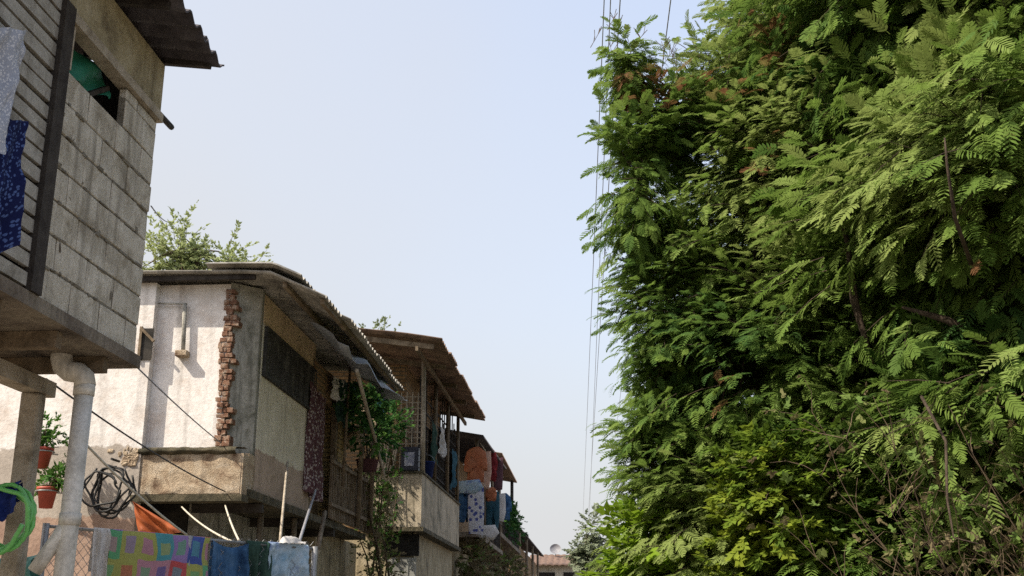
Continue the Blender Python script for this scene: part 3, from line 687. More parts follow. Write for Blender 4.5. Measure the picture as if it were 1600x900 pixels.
# dry creeper rising beside the veranda
t = thing('creeper', 'dry brown creeper climbing the post between white-walled house and concrete balcony', 'plant', (-3.55, 19.6, 0))
mb = MB(); tops = []
for i in range(9):
    a = Vector((-3.55+rng.uniform(-.2, .2), 19.4+rng.uniform(-.3, .3), 0)); b = Vector((-3.75+rng.uniform(-.3, .3), 19.4+rng.uniform(-1.0, .5), rng.uniform(2.2, 4.1)))
    L = limb_path(a, b, .08, 8); mb.tube(L, [.03*(1-.08*k) for k in range(9)], 5, False); tops += L[4:]
mb.build('stems', 'twig', t)
sprig_mesh('foliage', 'leaf_dry', t, tops, 520, .3, .11, 9, bias=.2)

# ================================================================== BALCONY HOUSE
h3 = thing('balcony_house', 'brick house with stained concrete balcony and wide rusty overhanging roof', 'house', (-3.6, 21, 0), 'shanty houses along the lane')
mb = MB()
mb.box((-4.2, 20.6, 3.28), (-3.1, 26.5, 3.40)); mb.box((-3.22, 20.6, 3.402), (-3.1, 26.5, 4.24)); mb.box((-4.2, 20.6, 3.402), (-3.222, 20.72, 4.24)); mb.box((-4.2, 26.38, 3.402), (-3.222, 26.5, 4.24)); mb.build('balcony', 'balcony', h3)
mb = MB(); mb.box((-3.25, 20.57, 4.243), (-3.07, 26.53, 4.28)); mb.box((-4.2, 20.57, 4.243), (-3.252, 20.74, 4.28)); mb.build('balcony_coping', 'mossledge', h3)
mb = MB(); mb.box((-4.2, 20.55, 3.2), (-3.05, 26.5, 3.277)); mb.build('balcony_rim', 'mossledge', h3)
mb = MB(); mb.box((-7.5, 20.85, 0), (-3.25, 26.5, 3.198)); mb.build('lower_wall', 'ochre', h3)
p0 = at(606, 860, Y=20.8); p1 = at(650, 860, Y=20.8)
mb = MB(); mb.box((p0.x, 20.79, .05), (p1.x, 20.846, 2.75)); dd = mb.build('door', 'doorgrey', h3)
mb = MB(); mb.box((p0.x-.05, 20.8, 2.78), (p1.x+.05, 20.846, 3.17)); mb.build('door_fanlight', 'black', h3)
mb = MB(); mb.box((-7.5, 21.3, 3.28), (-3.55, 21.42, 6.42)); mb.build('side_wall', 'brick_wall', h3)
mb = MB(); mb.box((-4.15, 20.74, 4.25), (-3.62, 20.8, 5.4)); mb.build('ochre_screen', 'brick_ochre', h3)
mb = MB()
for k in range(5): mb.box((-3.53+.105*k, 20.62, 4.3), (-3.515+.105*k, 20.645, 5.75))
for k in range(13): mb.box((-3.55, 20.645, 4.34+.11*k), (-3.08, 20.66, 4.355+.11*k))
mb.build('trellis', 'palewood', h3)
mb = MB(); mb.tube([(-3.1, 20.65, 4.25), (-3.12, 20.65, 6.4)], .045, 8); mb.build('corner_post', 'palewood', h3)
for y in (22.5, 24.5, 26.4):
    mb = MB(); mb.tube([(-3.14, y, 4.25), (-3.14, y, 6.4)], .04, 8); mb.build('veranda_post', 'wood', h3)
mb = MB(); mb.box((-3.66, 21.42, 3.4), (-3.55, 26.4, 6.4)); mb.build('front_wall', 'brick_wall', h3)
mb = MB()
for i in range(34): mb.bar((-3.2, 20.8+.17*i, 4.3), (-3.2, 20.8+.17*i+rng.uniform(-.05, .05), rng.uniform(5.2, 6.4)), .022)
for i in range(6): mb.bar((-3.19, 20.7, 4.5+.25*i), (-3.19, 26.4, 4.5+.25*i+rng.uniform(-.1, .1)), .022)
mb.build('grille', 'darkwood', h3)
mb = MB(); corrugated(mb, [(-7.4, 7.0), (-3.4, 6.52), (-2.58, 6.38)], 19.2, 27.3, .2, .03, .012, .05); mb.build('roof', 'roof_brown', h3)
each('rafter', 'wood', h3, lambda m, y: m.bar((-4.6, y, 6.56), (-2.75, y, 6.30), .05, .09), [(19.35,), (21.0,), (22.8,), (24.6,), (26.4,)])
each('purlin', 'wood', h3, lambda m, x: m.bar((x, 19.3, 6.27), (x, 27.2, 6.27), .05, .08), [(-3.05,)])
p = at(642, 722, Y=20.66)
t = thing('box', 'small dark box with pale print on the concrete balcony ledge', 'box', (p.x, 20.66, 4.283))
mb = MB(); mb.box((p.x-.17, 20.55, 4.283), (p.x+.15, 20.78, 4.72), 0, .015); mb.build('case', 'crate', t)
mb = MB(); mb.box((p.x-.1, 20.542, 4.37), (p.x+.08, 20.549, 4.62)); mb.build('panel', 'print', t)

for lab, y0, y1, z, dr, m_, sd in (('dark green cloth hanging on the grille of the concrete balcony house', 21.9, 22.6, 5.35, .8, 'darkgreencloth', 81), ('stained pale cloth hanging on the grille under the rusty roof', 23.3, 23.8, 5.5, .55, 'whitecloth', 82), ('dull teal cloth hanging at the far end of the balcony grille', 25.2, 25.9, 5.3, .75, 'tealcloth', 83)):
    mb = cloth((-3.1, y0, z), (-3.1, y1, z+.03), dr, 2, .05, 0, seed=sd, hem=.4); tag(mb.build('cloth', m_, loc=(-3.1, y0, z-dr)), lab, 'cloth')
mb = MB()
for k in range(7): mb.bar((-3.95+.05*k+rng.uniform(-.02, .02), 20.68-.01*k, 4.285), (-3.9+.06*k+rng.uniform(-.05, .05), 20.73, 5.0+rng.uniform(-.25, .35)), .035, .02)
mb.build('slat_stack', 'palewood', h3)
t = thing('trailing_vine', 'thin green vine trailing down the side of the stained concrete balcony', 'vine', (-3.85, 20.55, 3.3))
mb = MB(); tips = []
for k in range(7):
    L = limb_path((-4.1+.1*k, 20.56, 4.3), (-4.2+.11*k+rng.uniform(-.1, .1), 20.5, rng.uniform(2.6, 3.7)), .1, 7); mb.tube(L, .008, 4, False); tips += L[1:]
mb.build('stems', 'twig', t); sprig_mesh('foliage', 'leaf_pot', t, tips, 230, .1, .11, 84, bias=.2)

# ================================================================== FARTHER HOUSES
h4 = thing('laundry_house', 'dark wooden house with an upper balcony full of hanging laundry', 'house', (-3.6, 28, 0), 'shanty houses along the lane')
mb = MB(); mb.box((-8, 27.6, 0), (-3.35, 35, 3.6)); mb.build('lower_wall', 'ochre', h4)
mb = MB(); mb.box((-8, 27.7, 3.72), (-3.7, 35, 6.0)); mb.build('upper_wall', 'brick_wall', h4)
mb = MB(); mb.box((-8, 27.5, 3.603), (-2.75, 35.1, 3.716)); mb.build('floor_slab', 'slab', h4)
mb = MB()
for i in range(40): mb.bar((-2.8, 27.6+.18*i, 3.72), (-2.8, 27.6+.18*i, 4.5), .03)
mb.bar((-2.8, 27.5, 4.5), (-2.8, 35, 4.5), .05); mb.build('railing', 'darkwood', h4)
A, B = at(722, 683, Y=27.4), at(792, 724, Y=34.6)
mb = MB(); mb.sheet(lambda u, v: Vector((-2.62-3.2*v, 27.3+7.4*u, A.z+(B.z-A.z)*u*.55+.55*v+.03*math.cos(u*7.4/.2*6.28))), 220, 6, .012); mb.build('roof', 'roof_dark', h4)
each('post', 'wood', h4, lambda m, y: m.tube([(-2.82, y, 3.72), (-2.82, y, A.z+(B.z-A.z)*((y-27.3)/7.4)*.55-.02)], .045, 7), [(27.7,), (29.6,), (32,), (34.5,)])
mb = MB(); mb.box((-3.34, 28.2, .2), (-3.3, 29.3, 2.4)); mb.build('lower_door', 'darkwood', h4)
mb = MB(); mb.box((-3.34, 30.2, 1.3), (-3.3, 31.6, 2.9)); mb.build('lower_window', 'black', h4)

for z_, lab_ in ((5.85, 'upper clothes line strung under the roof of the laundry balcony'), (4.95, 'lower clothes line strung above the rail of the laundry balcony')):
    ln = MB(); ln.tube([(-2.72, 27.6, z_), (-2.72, 34.8, z_+.06)], .008, 5); tag(ln.build('clothes_line', 'rope', loc=(-2.72, 28, z_)), lab_, 'clothes line')
rt = Vector((.55, .84, 0)); nm = Vector((.84, -.55, 0))
def hang(name, label, cat, outline, px, py, Y, mat, sx=1, sz=1, th=.1, seed=1, right=rt):
    q = at(px, py, Y=Y); mb = garment(rects(outline, sx, sz), q, right, nm, th, seed)
    return tag(mb.build(name, mat, loc=tuple(q)), label, cat)
W = Vector((1, .1, 0))
hang('shirt', 'orange shirt hanging high under the dark balcony roof', 'shirt', SHIRT, 744, 700, 27.6, 'orange', 1.05, 1.2, .09, 1, W)
hang('cloth', 'dark red cloth hanging just right of the orange shirt', 'cloth', SHIRT, 766, 702, 30.5, 'red', .75, 1.25, .07, 2, W)
hang('cloth', 'white cloth with blue print hanging below the orange shirt', 'cloth', [(-.25, 0), (.25, 0), (.27, -.5), (.24, -1.15), (-.22, -1.12), (-.27, -.5)], 744, 760, 27.5, 'whiteprint', .7, 1., .05, 3, W)
hang('trousers', 'dull teal trousers hanging right of the blue printed cloth', 'trousers', TROUSERS, 768, 768, 30., 'tealcloth', 1., 1.1, .06, 4, W)
hang('trousers', 'navy trousers hanging left of the blue printed cloth', 'trousers', TROUSERS, 728, 752, 27.55, 'denim', .8, 1.05, .1, 5, W)
hang('shirt', 'small orange red shirt hanging above the teal trousers', 'shirt', SHIRT, 767, 762, 29.6, 'orange', .6, .5, .08, 6, W)
hang('shirt', 'dark blue shirt at the far end of the laundry balcony', 'shirt', SHIRT, 788, 772, 33.5, 'denim', .85, 1.1, .07, 7, W)
M['peach'] = cloth_mat('peach cloth', [(.5, .3, .22), (.62, .45, .36)], 5)
hang('cloth', 'peach cloth hanging between the orange and dark red pieces', 'cloth', [(-.2, 0), (.2, .02), (.22, -.5), (.15, -.95), (-.16, -.9), (-.22, -.4)], 757, 706, 29., 'peach', .8, 1., .05, 11, W)
hang('cloth', 'small white cloth hanging right of the teal trousers', 'cloth', [(-.2, 0), (.2, .02), (.22, -.5), (.15, -.75), (-.16, -.7), (-.22, -.4)], 779, 772, 31.5, 'whitecloth', .9, 1., .05, 12, W)
hang('cloth', 'plum cloth hanging at the far end of the upper clothes line', 'cloth', [(-.2, 0), (.2, .02), (.2, -.5), (.17, -.9), (-.16, -.95), (-.2, -.4)], 776, 716, 32.5, 'purpleprint', .9, 1., .05, 13, W)
hang('cloth', 'pale yellow cloth bundle hanging below the blue printed cloth', 'cloth', [(-.3, 0), (.25, .04), (.35, -.2), (.2, -.42), (-.22, -.4), (-.33, -.2)], 757, 822, 28.2, 'whitecloth', 1, .8, .08, 14, W)
hang('cloth', 'pale green cloth folded over the laundry balcony rail', 'cloth', [(-.3, 0), (.2, .05), (.3, -.15), (.1, -.3), (-.25, -.28)], 735, 752, 27.45, 'paleblue', 1, 1, .1, 8, W)

h5 = thing('stilt_house', 'narrow far house whose brown roof rests on a thin post', 'house', (-3.6, 37, 0), 'shanty houses along the lane')
mb = MB(); mb.box((-8, 35.4, 0), (-3.3, 45, 4.2)); mb.build('wall', 'brick_wall', h5)
mb = MB(); mb.box((-8, 36, 4.2), (-3.9, 44, 6.5)); mb.build('upper_wall', 'moss', h5)
mb = MB(); mb.box((-8, 35.3, 4.203), (-2.85, 45.2, 4.33)); mb.build('floor_slab', 'slab', h5)
A, B = at(766, 690, Y=35.5), at(804, 743, Y=42.)
mb = MB(); mb.sheet(lambda u, v: Vector((-2.8-3*v, 35.4+7*u, 6.72-.05*u+.5*v+.03*math.cos(u*220))), 200, 5, .015); mb.build('roof', 'roof_brown', h5)
for y in (36, 41.8):
    mb = MB(); mb.tube([(-2.95, y, 4.33), (-2.95, y, 6.72)], .06, 7); mb.build('post', 'darkwood', h5)
mb = MB()
for i in range(38): mb.bar((-2.9, 35.5+.25*i, 4.33), (-2.9, 35.5+.25*i, 5.2), .04)
mb.bar((-2.9, 35.4, 5.2), (-2.9, 45, 5.2), .06); mb.build('railing', 'darkwood', h5)
t = thing('potted_shrub', 'dark shrub spilling over the far balcony rail under the thin post', 'plant', (-3, 39, 4.33))
mb = MB(); mb.lathe((-3.15, 39, 4.33), [(0, 0), (.2, 0), (.26, .35), (0, .33)]); mb.build('pot', 'crate', t)
sprig_mesh('foliage', 'leaf_pot', t, [(-2.9, y, z) for y in (36.5, 38, 39, 40.5, 42) for z in (4.75, 5.1)], 420, .38, .24, 21, bias=-.2)

h6 = thing('low_house', 'low far house with long dark roof near the lane end', 'house', (-3.6, 47, 0), 'shanty houses along the lane')
mb = MB(); mb.box((-8, 45.6, 0), (-3.3, 66, 4.9)); mb.build('wall', 'brick_wall', h6)
mb = MB(); mb.sheet(lambda u, v: Vector((-2.85-3*v, 45.4+21*u, 5.22+.1*u+.9*v+.03*math.cos(u*500))), 420, 4, .02); mb.build('roof', 'roof_dark', h6)
each('window', 'black', h6, lambda m, y: m.box((-3.297, y, 1.5), (-3.26, y+1.2, 3.2)), [(47.5,), (52,), (57,)])
each('post', 'wood', h6, lambda m, y: m.tube([(-2.95, y, 0), (-2.95, y, 5.2)], .06, 7), [(46,), (51,), (56,), (61,)])

h7 = thing('end_house', 'tiny brown tiled house closing the end of the lane', 'house', (-1, 69, 0), 'shanty houses along the lane')
zt = at(870, 872, Y=70).z
mb = MB(); mb.box((-3.6, 68.5, 0), (-.6, 74, zt-.5)); mb.build('wall', 'beige', h7)
mb = MB(); mb.sheet(lambda u, v: Vector((-3.9+3.6*u, 67.9+3.4*v, zt-.5+.75*v+.05*abs(math.sin(u*30)))), 60, 6, .05); mb.sheet(lambda u, v: Vector((-3.9+3.6*u, 71.3+3.4*v, zt+.25-.75*v)), 6, 3, .05); mb.build('roof', 'tile', h7)
each('window', 'black', h7, lambda m, a, b: m.box((a, 68.44, zt-1.4), (b, 68.497, zt-.9)), [(-3.3, -2.3), (-1.8, -1.1)])
p = at(868, 858, Y=70.5)
t = thing('satellite_dish', 'small grey satellite dish on the brown tiled roof at the lane end', 'satellite dish', (p.x, 70.5, zt+.1))
mb = MB(); mb.tube([(p.x, 70.6, zt), (p.x, 70.6, p.z)], .03, 6); mb.build('mast', 'steel', t)
mb = MB(); mb.grid(lambda u, v: Vector((p.x+.34*u*math.cos(v*6.283), 70.4-.12*u*u+.08*u*math.sin(v*6.283), p.z+.3*u*math.sin(v*6.283))), 5, 18); mb.build('dish', 'greywire', t)

# creeping greenery below the far balconies
for nm_, lab, pts, n, s in (('shrub', 'ragged dark shrub growing under the laundry balcony', [(-3.0, y, z) for y in (28, 29.5, 31, 33) for z in (2.4, 3.1)], 700, 31), ('shrub', 'sparse shrub at the foot of the stilt house wall', [(-2.9, y, z) for y in (37, 40, 43) for z in (2.6, 3.4)], 500, 32)):
    t = thing(nm_, lab, 'shrub', (-2.9, pts[0][1], 0))
    mb = MB()
    for q in pts: mb.tube(limb_path((-2.9, q[1]+.2, 0), q, .1), .02, 5, False)
    mb.build('stems', 'twig', t); sprig_mesh('foliage', 'leaf_dry', t, pts, n, .5, .24, s)

# ================================================================== FENCE, LAUNDRY, SMALL THINGS
FA, FB = at(72, 822, Y=7.9), at(492, 858, Y=9.3); FA.z -= .0
fd = (FB-FA); fl = math.hypot(fd.x, fd.y); fu = Vector((fd.x/fl, fd.y/fl, 0))
def fp(s, z): q = FA+fu*s; return Vector((q.x, q.y, z))
def ftop(s): return FA.z+(FB.z-FA.z)*s/fl
fence = thing('chain_link_fence', 'rusty chain-link fence below the houses with laundry draped over it', 'fence', (FA.x, FA.y, 0))
mb = MB(); c = .062; n = int(fl/c)
for sgn in (1, -1):
    for k in range(-40, n+40):
        s0 = k*c; pts = []
        for j in range(0, 41):
            s_ = s0+sgn*j*c/2*1.0; z = FA.z-.02-j*c*.62
            if 0 <= s_ <= fl and z > .05: pts.append(fp(s_, z)+Vector((0, (.004 if j % 2 else -.004)*sgn, 0)))
        if len(pts) > 1: mb.tube(pts, .0022, 3, False)
mb.build('mesh', 'steel', fence)
mb = MB(); mb.tube([fp(0, ftop(0)), fp(fl, ftop(fl))], .012, 6); mb.build('top_rail', 'steel', fence)
for s_ in (0, fl*.5, fl):
    mb = MB(); mb.tube([fp(s_, 0), fp(s_, ftop(s_)+.02)], .025, 8); mb.build('post', 'steel', fence)
def on_fence(px): # distance along the fence where the picture column px meets it
    best = min((abs(px-(lambda q: proj(q))(fp(fl*i/400, ftop(fl*i/400)))), fl*i/400) for i in range(401)); return best[1]
def proj(q):
    q = Vector(q)-Vector((0, 0, EYE)); f = Vector((-math.sin(YAW)*math.cos(PITCH), math.cos(YAW)*math.cos(PITCH), math.sin(PITCH))); r = Vector((math.cos(YAW), math.sin(YAW), 0))
    return 800+F*q.dot(r)/q.dot(f)
def drape(name, mat, label, cat, xa, xb, drop, folds, depth, back, seed, lift=.012, hem=.1, sagd=.0):
    sa, sb = on_fence(xa), on_fence(xb); a, b = fp(sa, ftop(sa)+lift), fp(sb, ftop(sb)+lift)
    mb = cloth(a, b, drop, folds, depth, back, seed=seed, sagd=sagd, hem=hem); return tag(mb.build(name, mat, loc=tuple(fp((sa+sb)/2, ftop(sa)-drop))), label, cat)
drape('cloth', 'whitecloth', 'stained white cloth draped on the fence left of the patchwork quilt', 'cloth', 146, 170, .8, 2, .03, .3, 41)
drape('quilt', 'quilt', 'bright multicoloured patchwork quilt draped over the chain-link fence', 'quilt', 171, 328, 1.1, 2, .03, .5, 42)
drape('jeans', 'denim', 'crumpled blue denim jeans draped over the fence beside the quilt', 'jeans', 331, 388, .8, 2, .045, .5, 43, .0, .3, .05)
drape('cloth', 'darkgreencloth', 'dark green cloth draped between the denim jeans and pale blue shirt', 'cloth', 384, 424, .7, 2, .06, .4, 44, .015, .3)
drape('shirt', 'paleblue', 'pale blue and navy shirt draped at the right end of the fence', 'shirt', 418, 480, .32, 2, .035, .3, 45, .02, .5)
q = fp(on_fence(455), ftop(on_fence(455)))
mb = MB(); mb.grid(lambda u, v: q+Vector((-.1+.2*u, -.06-.05*math.sin(u*5)+.1*v, .05*math.sin(v*3.14)*math.sin(u*3.14)+.03*noise.noise(Vector((u*5, v*5, 1)))+.03)), 14, 10)
tag(mb.build('rag', 'whitecloth', loc=tuple(q)), 'small white rag bundled on top of the pale blue shirt', 'rag')
drape('sheet', 'teal', 'faded teal sheet lying over the fence at the lower left corner', 'sheet', 72, 76, .6, 1, .03, .3, 46) if False else None
mb = cloth(at(-30, 868, Y=7.6), at(60, 868, Y=7.6), .8, 2, .06, .2, seed=47, hem=.2)
tag(mb.build('sheet', 'teal', loc=tuple(at(20, 960, Y=7.6))), 'faded teal sheet hanging below the green hose coil', 'sheet')
a, b, c_ = at(207, 783, Y=9.0), at(216, 832, Y=9.0), at(290, 832, Y=9.0)
mb = MB(); mb.grid(lambda u, v: a.lerp(b.lerp(c_, u), v)+Vector((0, -.05*math.sin(u*9)*v+.04*noise.noise(Vector((u*4, v*3, 3))), -.02*math.sin(u*3.14)*v)), 18, 12)
tag(mb.build('tarpaulin', 'tarp_orange', loc=tuple(b)), 'orange tarpaulin tied up in a triangle behind the quilt', 'tarpaulin')

def line(name, pts, r, mat, label, cat, group=None, n=5):
    mb = MB(); mb.tube(pts, r, n); return tag(mb.build(name, mat, loc=tuple(pts[0])), label, cat, group)
line('rope', sag(at(128, 688, Y=7.2), at(292, 836, Y=9.0), .03), .009, 'rope', 'taut rope slanting down to the orange tarpaulin', 'rope')
line('rope', sag(at(284, 792, Y=12.4), at(372, 850, Y=8.9), .04), .009, 'rope', 'pale knotted rope slanting down to the denim jeans', 'rope')
line('rope', sag(at(352, 790, Y=12.4), at(374, 846, Y=8.9), .02), .010, 'rope', 'short pale rope hanging steeply above the denim jeans', 'rope')
line('cable', sag(at(72, 592, Y=7.0), at(352, 768, Y=12.38), .05), .007, 'wire', 'thick black cable slanting across the white wall to the buff floor edge', 'cable')
line('cable', sag(at(200, 560, Y=7.1), at(345, 692, Y=12.4), .02), .006, 'greywire', 'thin grey cable slanting over the white wall to the brick corner', 'cable')
line('cable', sag(at(236, 322, Y=7.1), at(262, 347, Y=12.2), .02), .005, 'greywire', 'short thin cable leaving the block house towards the pale tree', 'cable')
line('pole', [at(449, 722, Y=13.4), at(438, 842, Y=10.2), at(436, 1000, Y=9.6)], .014, 'palewood', 'thin pale pole leaning on the beige wall panel', 'pole')
line('pole', [at(493, 766, Y=14.5), at(466, 852, Y=11.), at(448, 985, Y=9.8)], .016, 'greywire', 'grey pole leaning towards the mauve curtain', 'pole')
line('bamboo_pole', [at(508, 800, Y=14.5), at(492, 880, Y=13.), at(484, 1000, Y=12)], .03, 'wood', 'brown bamboo pole leaning under the mossy floor slab', 'pole')
line('bamboo_pole', [at(560, 520, X=-3.0)+Vector((0, 0, -.5)), at(600, 742, X=-3.55)], .028, 'palewood', 'bamboo pole rising from the railing behind the bushy planter', 'pole')

# cable coil on the wing wall
mb = MB(); q = at(176, 762, Y=12.13)
for k in range(7):
    ph = rng.random()*6; rx, rz = .1+.14*rng.random(), .16+.16*rng.random(); o = Vector((rng.uniform(-.1, .1), -.015*k, rng.uniform(-.08, .06)))
    mb.tube([q+o+Vector((rx*math.cos(ph+6.283*i/28)+.02*math.sin(i), .01*math.sin(i*.9), rz*math.sin(ph+6.283*i/28)-.04*math.cos(i*.5))) for i in range(27)], .012, 5)
mb.tube([q+Vector((0, .1, .3)), q+Vector((0, -.1, .3))], .015, 6)
tag(mb.build('cable_coil', 'wire', loc=tuple(q-Vector((0, 0, .3)))), 'tangled black cable coil hung on the grey lower wall', 'cable coil')

# pots hung on the wing wall
for k, (x, y, lab) in enumerate(((66, 716, 'red pot with leafy plant hanging higher beside the drain pipe'), (73, 778, 'red pot with grassy plant hanging lower beside the drain pipe'))):
    q = at(x, y, Y=12.0)
    t = thing('hanging_pot', lab, 'plant pot', tuple(q-Vector((0, 0, .14))), 'red pots on the side wall')
    mb = MB(); mb.lathe(q-Vector((0, 0, .14)), [(0, .03), (.07, .03), (.1, .22), (.115, .225), (.115, .255), (.095, .255), (.085, .2), (0, .2)]); mb.build('pot', 'terracotta', t)
    mb = MB(); mb.tube([q+Vector((.12*math.cos(i*.52), .12*math.sin(i*.52), .07)) for i in range(13)], .008, 5); mb.tube([q+Vector((0, .12, .07)), q+Vector((0, .35, .09))], .01, 5); mb.build('wall_ring', 'steel', t)
    top = q+Vector((0, 0, .1)); pts = [top+Vector((rng.uniform(-.1, .15), rng.uniform(-.1, .08), rng.uniform(.03, .3 if k == 0 else .16))) for _ in range(12)]
    mb = MB()
    for w_ in pts: mb.tube(limb_path(top, w_, .2), .006, 4, False)
    mb.build('stems', 'twig', t); sprig_mesh('foliage', 'leaf_pot', t, pts, 70, .09, .12, 50+k, bias=.3)

# hose coil on the support post
q = at(8, 812, Y=6.66); mb = MB(); pts = []
for i in range(5*30):
    a_ = i/30*6.283; rr = .175+.022*math.sin(i*.23)+.01*math.sin(i*1.1); pts.append(q+Vector((rr*math.cos(a_), -.02+.05*math.sin(i*.11)-.0006*i, rr*1.02*math.sin(a_))))
mb.tube(pts, .014, 8)
tag(mb.build('garden_hose', 'hose', loc=tuple(q-Vector((0, 0, .19)))), 'bright green hose coil hung at the left edge beside the post', 'hose')
q2 = at(10, 755, Y=6.6)
mb = cloth(q2+Vector((-.14, 0, .02)), q2+Vector((.09, 0, .01)), .2, 2, .04, .1, seed=60, hem=.4)
tag(mb.build('blue_rag', 'blue', loc=tuple(q2-Vector((0, 0, .1)))), 'dark blue rag draped over the green hose coil', 'rag')

# overhead wires along the lane
for (x0, y0, x1, y1, z, r_, lab) in ((944, 0, 921, 560, 9.2, .007, 'leftmost overhead wire running along the lane past the tall tree'), (954, 0, 931, 560, 9.4, .007, 'middle overhead wire of the close three by the tall tree'), (969, 0, 940, 470, 9.6, .008, 'overhead wire right of the close pair, passing the spire of foliage'), (1048, 0, 1034, 110, 10.4, .009, 'overhead wire farthest right, disappearing behind the feathery trees')):
    a = at(x0, y0, Z=z); b = at(x1, y1, Z=z+.15); d = (b-a)/(b.y-a.y)
    line('power_line', [a+d*(-30-a.y), a, b, a+d*(110-a.y)], r_, 'greywire', lab, 'wire', 'overhead wires', 6)

# ================================================================== TREES
sp = at(955, 95, Y=13)
make_tree('feathery_tree', 'tall feathery tree with a separate leafy spire at its upper left', 'tree', (2.9, 13.8, 0),
          [(2.9, 13.8, 0), (2.8, 13.7, 2.2), (2.7, 13.8, 4.4), (2.6, 13.7, 6.5), (2.6, 13.6, 8.2)], [.2, .17, .14, .1, .05],
          [((3.2, 13.9, 6.6), (2.4, 2.3, 2.6), 3500), ((2.5, 13.5, 4.2), (1.8, 2.1, 2.0), 2300), ((.58, 12.9, 6.75), (.45, .8, .8), 200), ((1.05, 13.2, 5.0), (.62, .9, 1.1), 360), ((.92, 13.2, 3.5), (.55, .8, .9), 260), ((1.6, 13.3, 2.5), (1.2, 1.6, 1.4), 1100), ((sp.x+.2, 13, sp.z-.12), (.15, .3, .4), 60), ((sp.x+.6, 13.2, sp.z-.95), (.45, .5, .5), 150), ((1.75, 13.4, 8.35), (.6, .6, .5), 160), ((3.6, 14, 9.4), (1.75, 2., 2.2), 1700)],
          seed=2, bias=.2, spread=1.3, size=(.15, .29), nlimb=60, twig=.45, rust=[(tuple(at(1120, 70, Y=12.3)), .75), (tuple(at(1190, 50, Y=12.2)), .6), (tuple(at(1010, 135, Y=12.8)), .4), (tuple(at(1110, 590, Y=11.8)), .3), (tuple(at(1190, 230, Y=12)), .35)],
          spikes=[(tuple(at(955, 60, Y=13)), 7, .25), (tuple(at(1025, 110, Y=13)), 7, .28)])
make_tree('feathery_tree', 'large near feathery tree filling the right side with long drooping fronds', 'tree', (6.2, 11.2, 0),
          [(6.2, 11.2, 0), (5.6, 11.1, 2.2), (5.0, 11, 3.6), (4.8, 10.9, 4.8), (4.9, 10.8, 6.6), (5.1, 10.9, 8)], [.24, .2, .17, .15, .1, .05],
          [((5.6, 11, 6.9), (2.9, 3.0, 2.7), 3000), ((4.2, 10.9, 5.4), (1.9, 2.3, 1.7), 1250), ((7.2, 10.5, 5), (2.4, 2.6, 2.2), 1000), ((4.6, 11.8, 8.6), (2.4, 2.4, 1.7), 1300), ((4.5, 9.6, 3.6), (1.5, 1.1, .6), 260), ((3.7, 10.6, 3.3), (1.1, 1., .8), 220), ((5.3, 9.3, 2.55), (.9, .6, .35), 70)],
          seed=5, bias=.08, spread=1.2, size=(.18, .42), nlimb=80, twig=.62, clump=.35, limbs=[([Vector((5.0, 11, 3.6)), at(1560, 545, Y=10.2), at(1480, 500, Y=10.1), at(1410, 480, Y=10.3)], .08, .015), ([Vector((4.8, 10.9, 4.6)), at(1360, 560, Y=11.0), at(1335, 470, Y=11.0), at(1325, 380, Y=11.2), at(1290, 260, Y=11.3)], .07, .015), ([at(1520, 420, Y=9.2), at(1492, 340, Y=8.6), at(1480, 260, Y=8.4), at(1476, 215, Y=8.4)], .02, .006), ([at(1440, 620, Y=9.4), at(1478, 690, Y=8.9), at(1480, 780, Y=8.7), at(1490, 840, Y=8.6), at(1530, 850, Y=8.5)], .014, .005)],
          rust=[(tuple(at(1300, 150, Y=9)), .35), (tuple(at(1560, 420, Y=9)), .3)])
make_tree('fill_tree', 'dark fill tree added behind the near feathery tree to block the sky', 'tree', (8.5, 17, 0),  # added as dark fill, blocks the sky behind the near trees
          [(8.5, 17, 0), (8.3, 17, 3), (8, 17, 6), (8, 17, 9)], [.26, .22, .16, .07],
          [((8, 17.5, 7.5), (5, 3.2, 5), 1000), ((5.2, 17, 5), (3.2, 2.5, 4.2), 800), ((9, 14.5, 2.8), (3.5, 1.6, 2.6), 420)],
          seed=8, bias=-.25, size=(.6, .95), nlimb=30, fper=5, twig=.9)
make_tree('leafy_shrub', 'sunlit yellow-green bush at the foot of the tall feathery tree', 'shrub', (1.0, 13.2, 0),
          [(1.2, 13.4, 0), (1.1, 13.3, 1.0), (1., 13.2, 2)], [.06, .05, .02],
          [((.85, 12.9, 1.9), (.8, .9, 1.0), 330), ((1.7, 12.6, 1.8), (.9, .8, 1.1), 280)], mat='leaf_bright', temps=SPRIGS, size=(.16, .26), fper=6, twig=.35, nlimb=20, seed=12, spread=1.3, bias=.1)
make_tree('climbing_vine', 'yellowish climbing vine curtain hanging between the tall and near feathery trees', 'vine', (2.6, 11.6, 0),
          [(2.7, 11.8, 0), (2.6, 11.7, 1.4), (2.5, 11.6, 2.8), (2.6, 11.7, 3.8)], [.05, .04, .03, .02],
          [((2.1, 11.5, 2.9), (.75, .5, .8), 220), ((2.4, 11.3, 2.0), (.7, .5, .9), 200), ((1.6, 11.9, 2.2), (.5, .4, .8), 120)], mat='leaf_vine', temps=SPRIGS, size=(.13, .22), fper=6, twig=.3, nlimb=20, seed=14, spread=1.4, bark='twig')
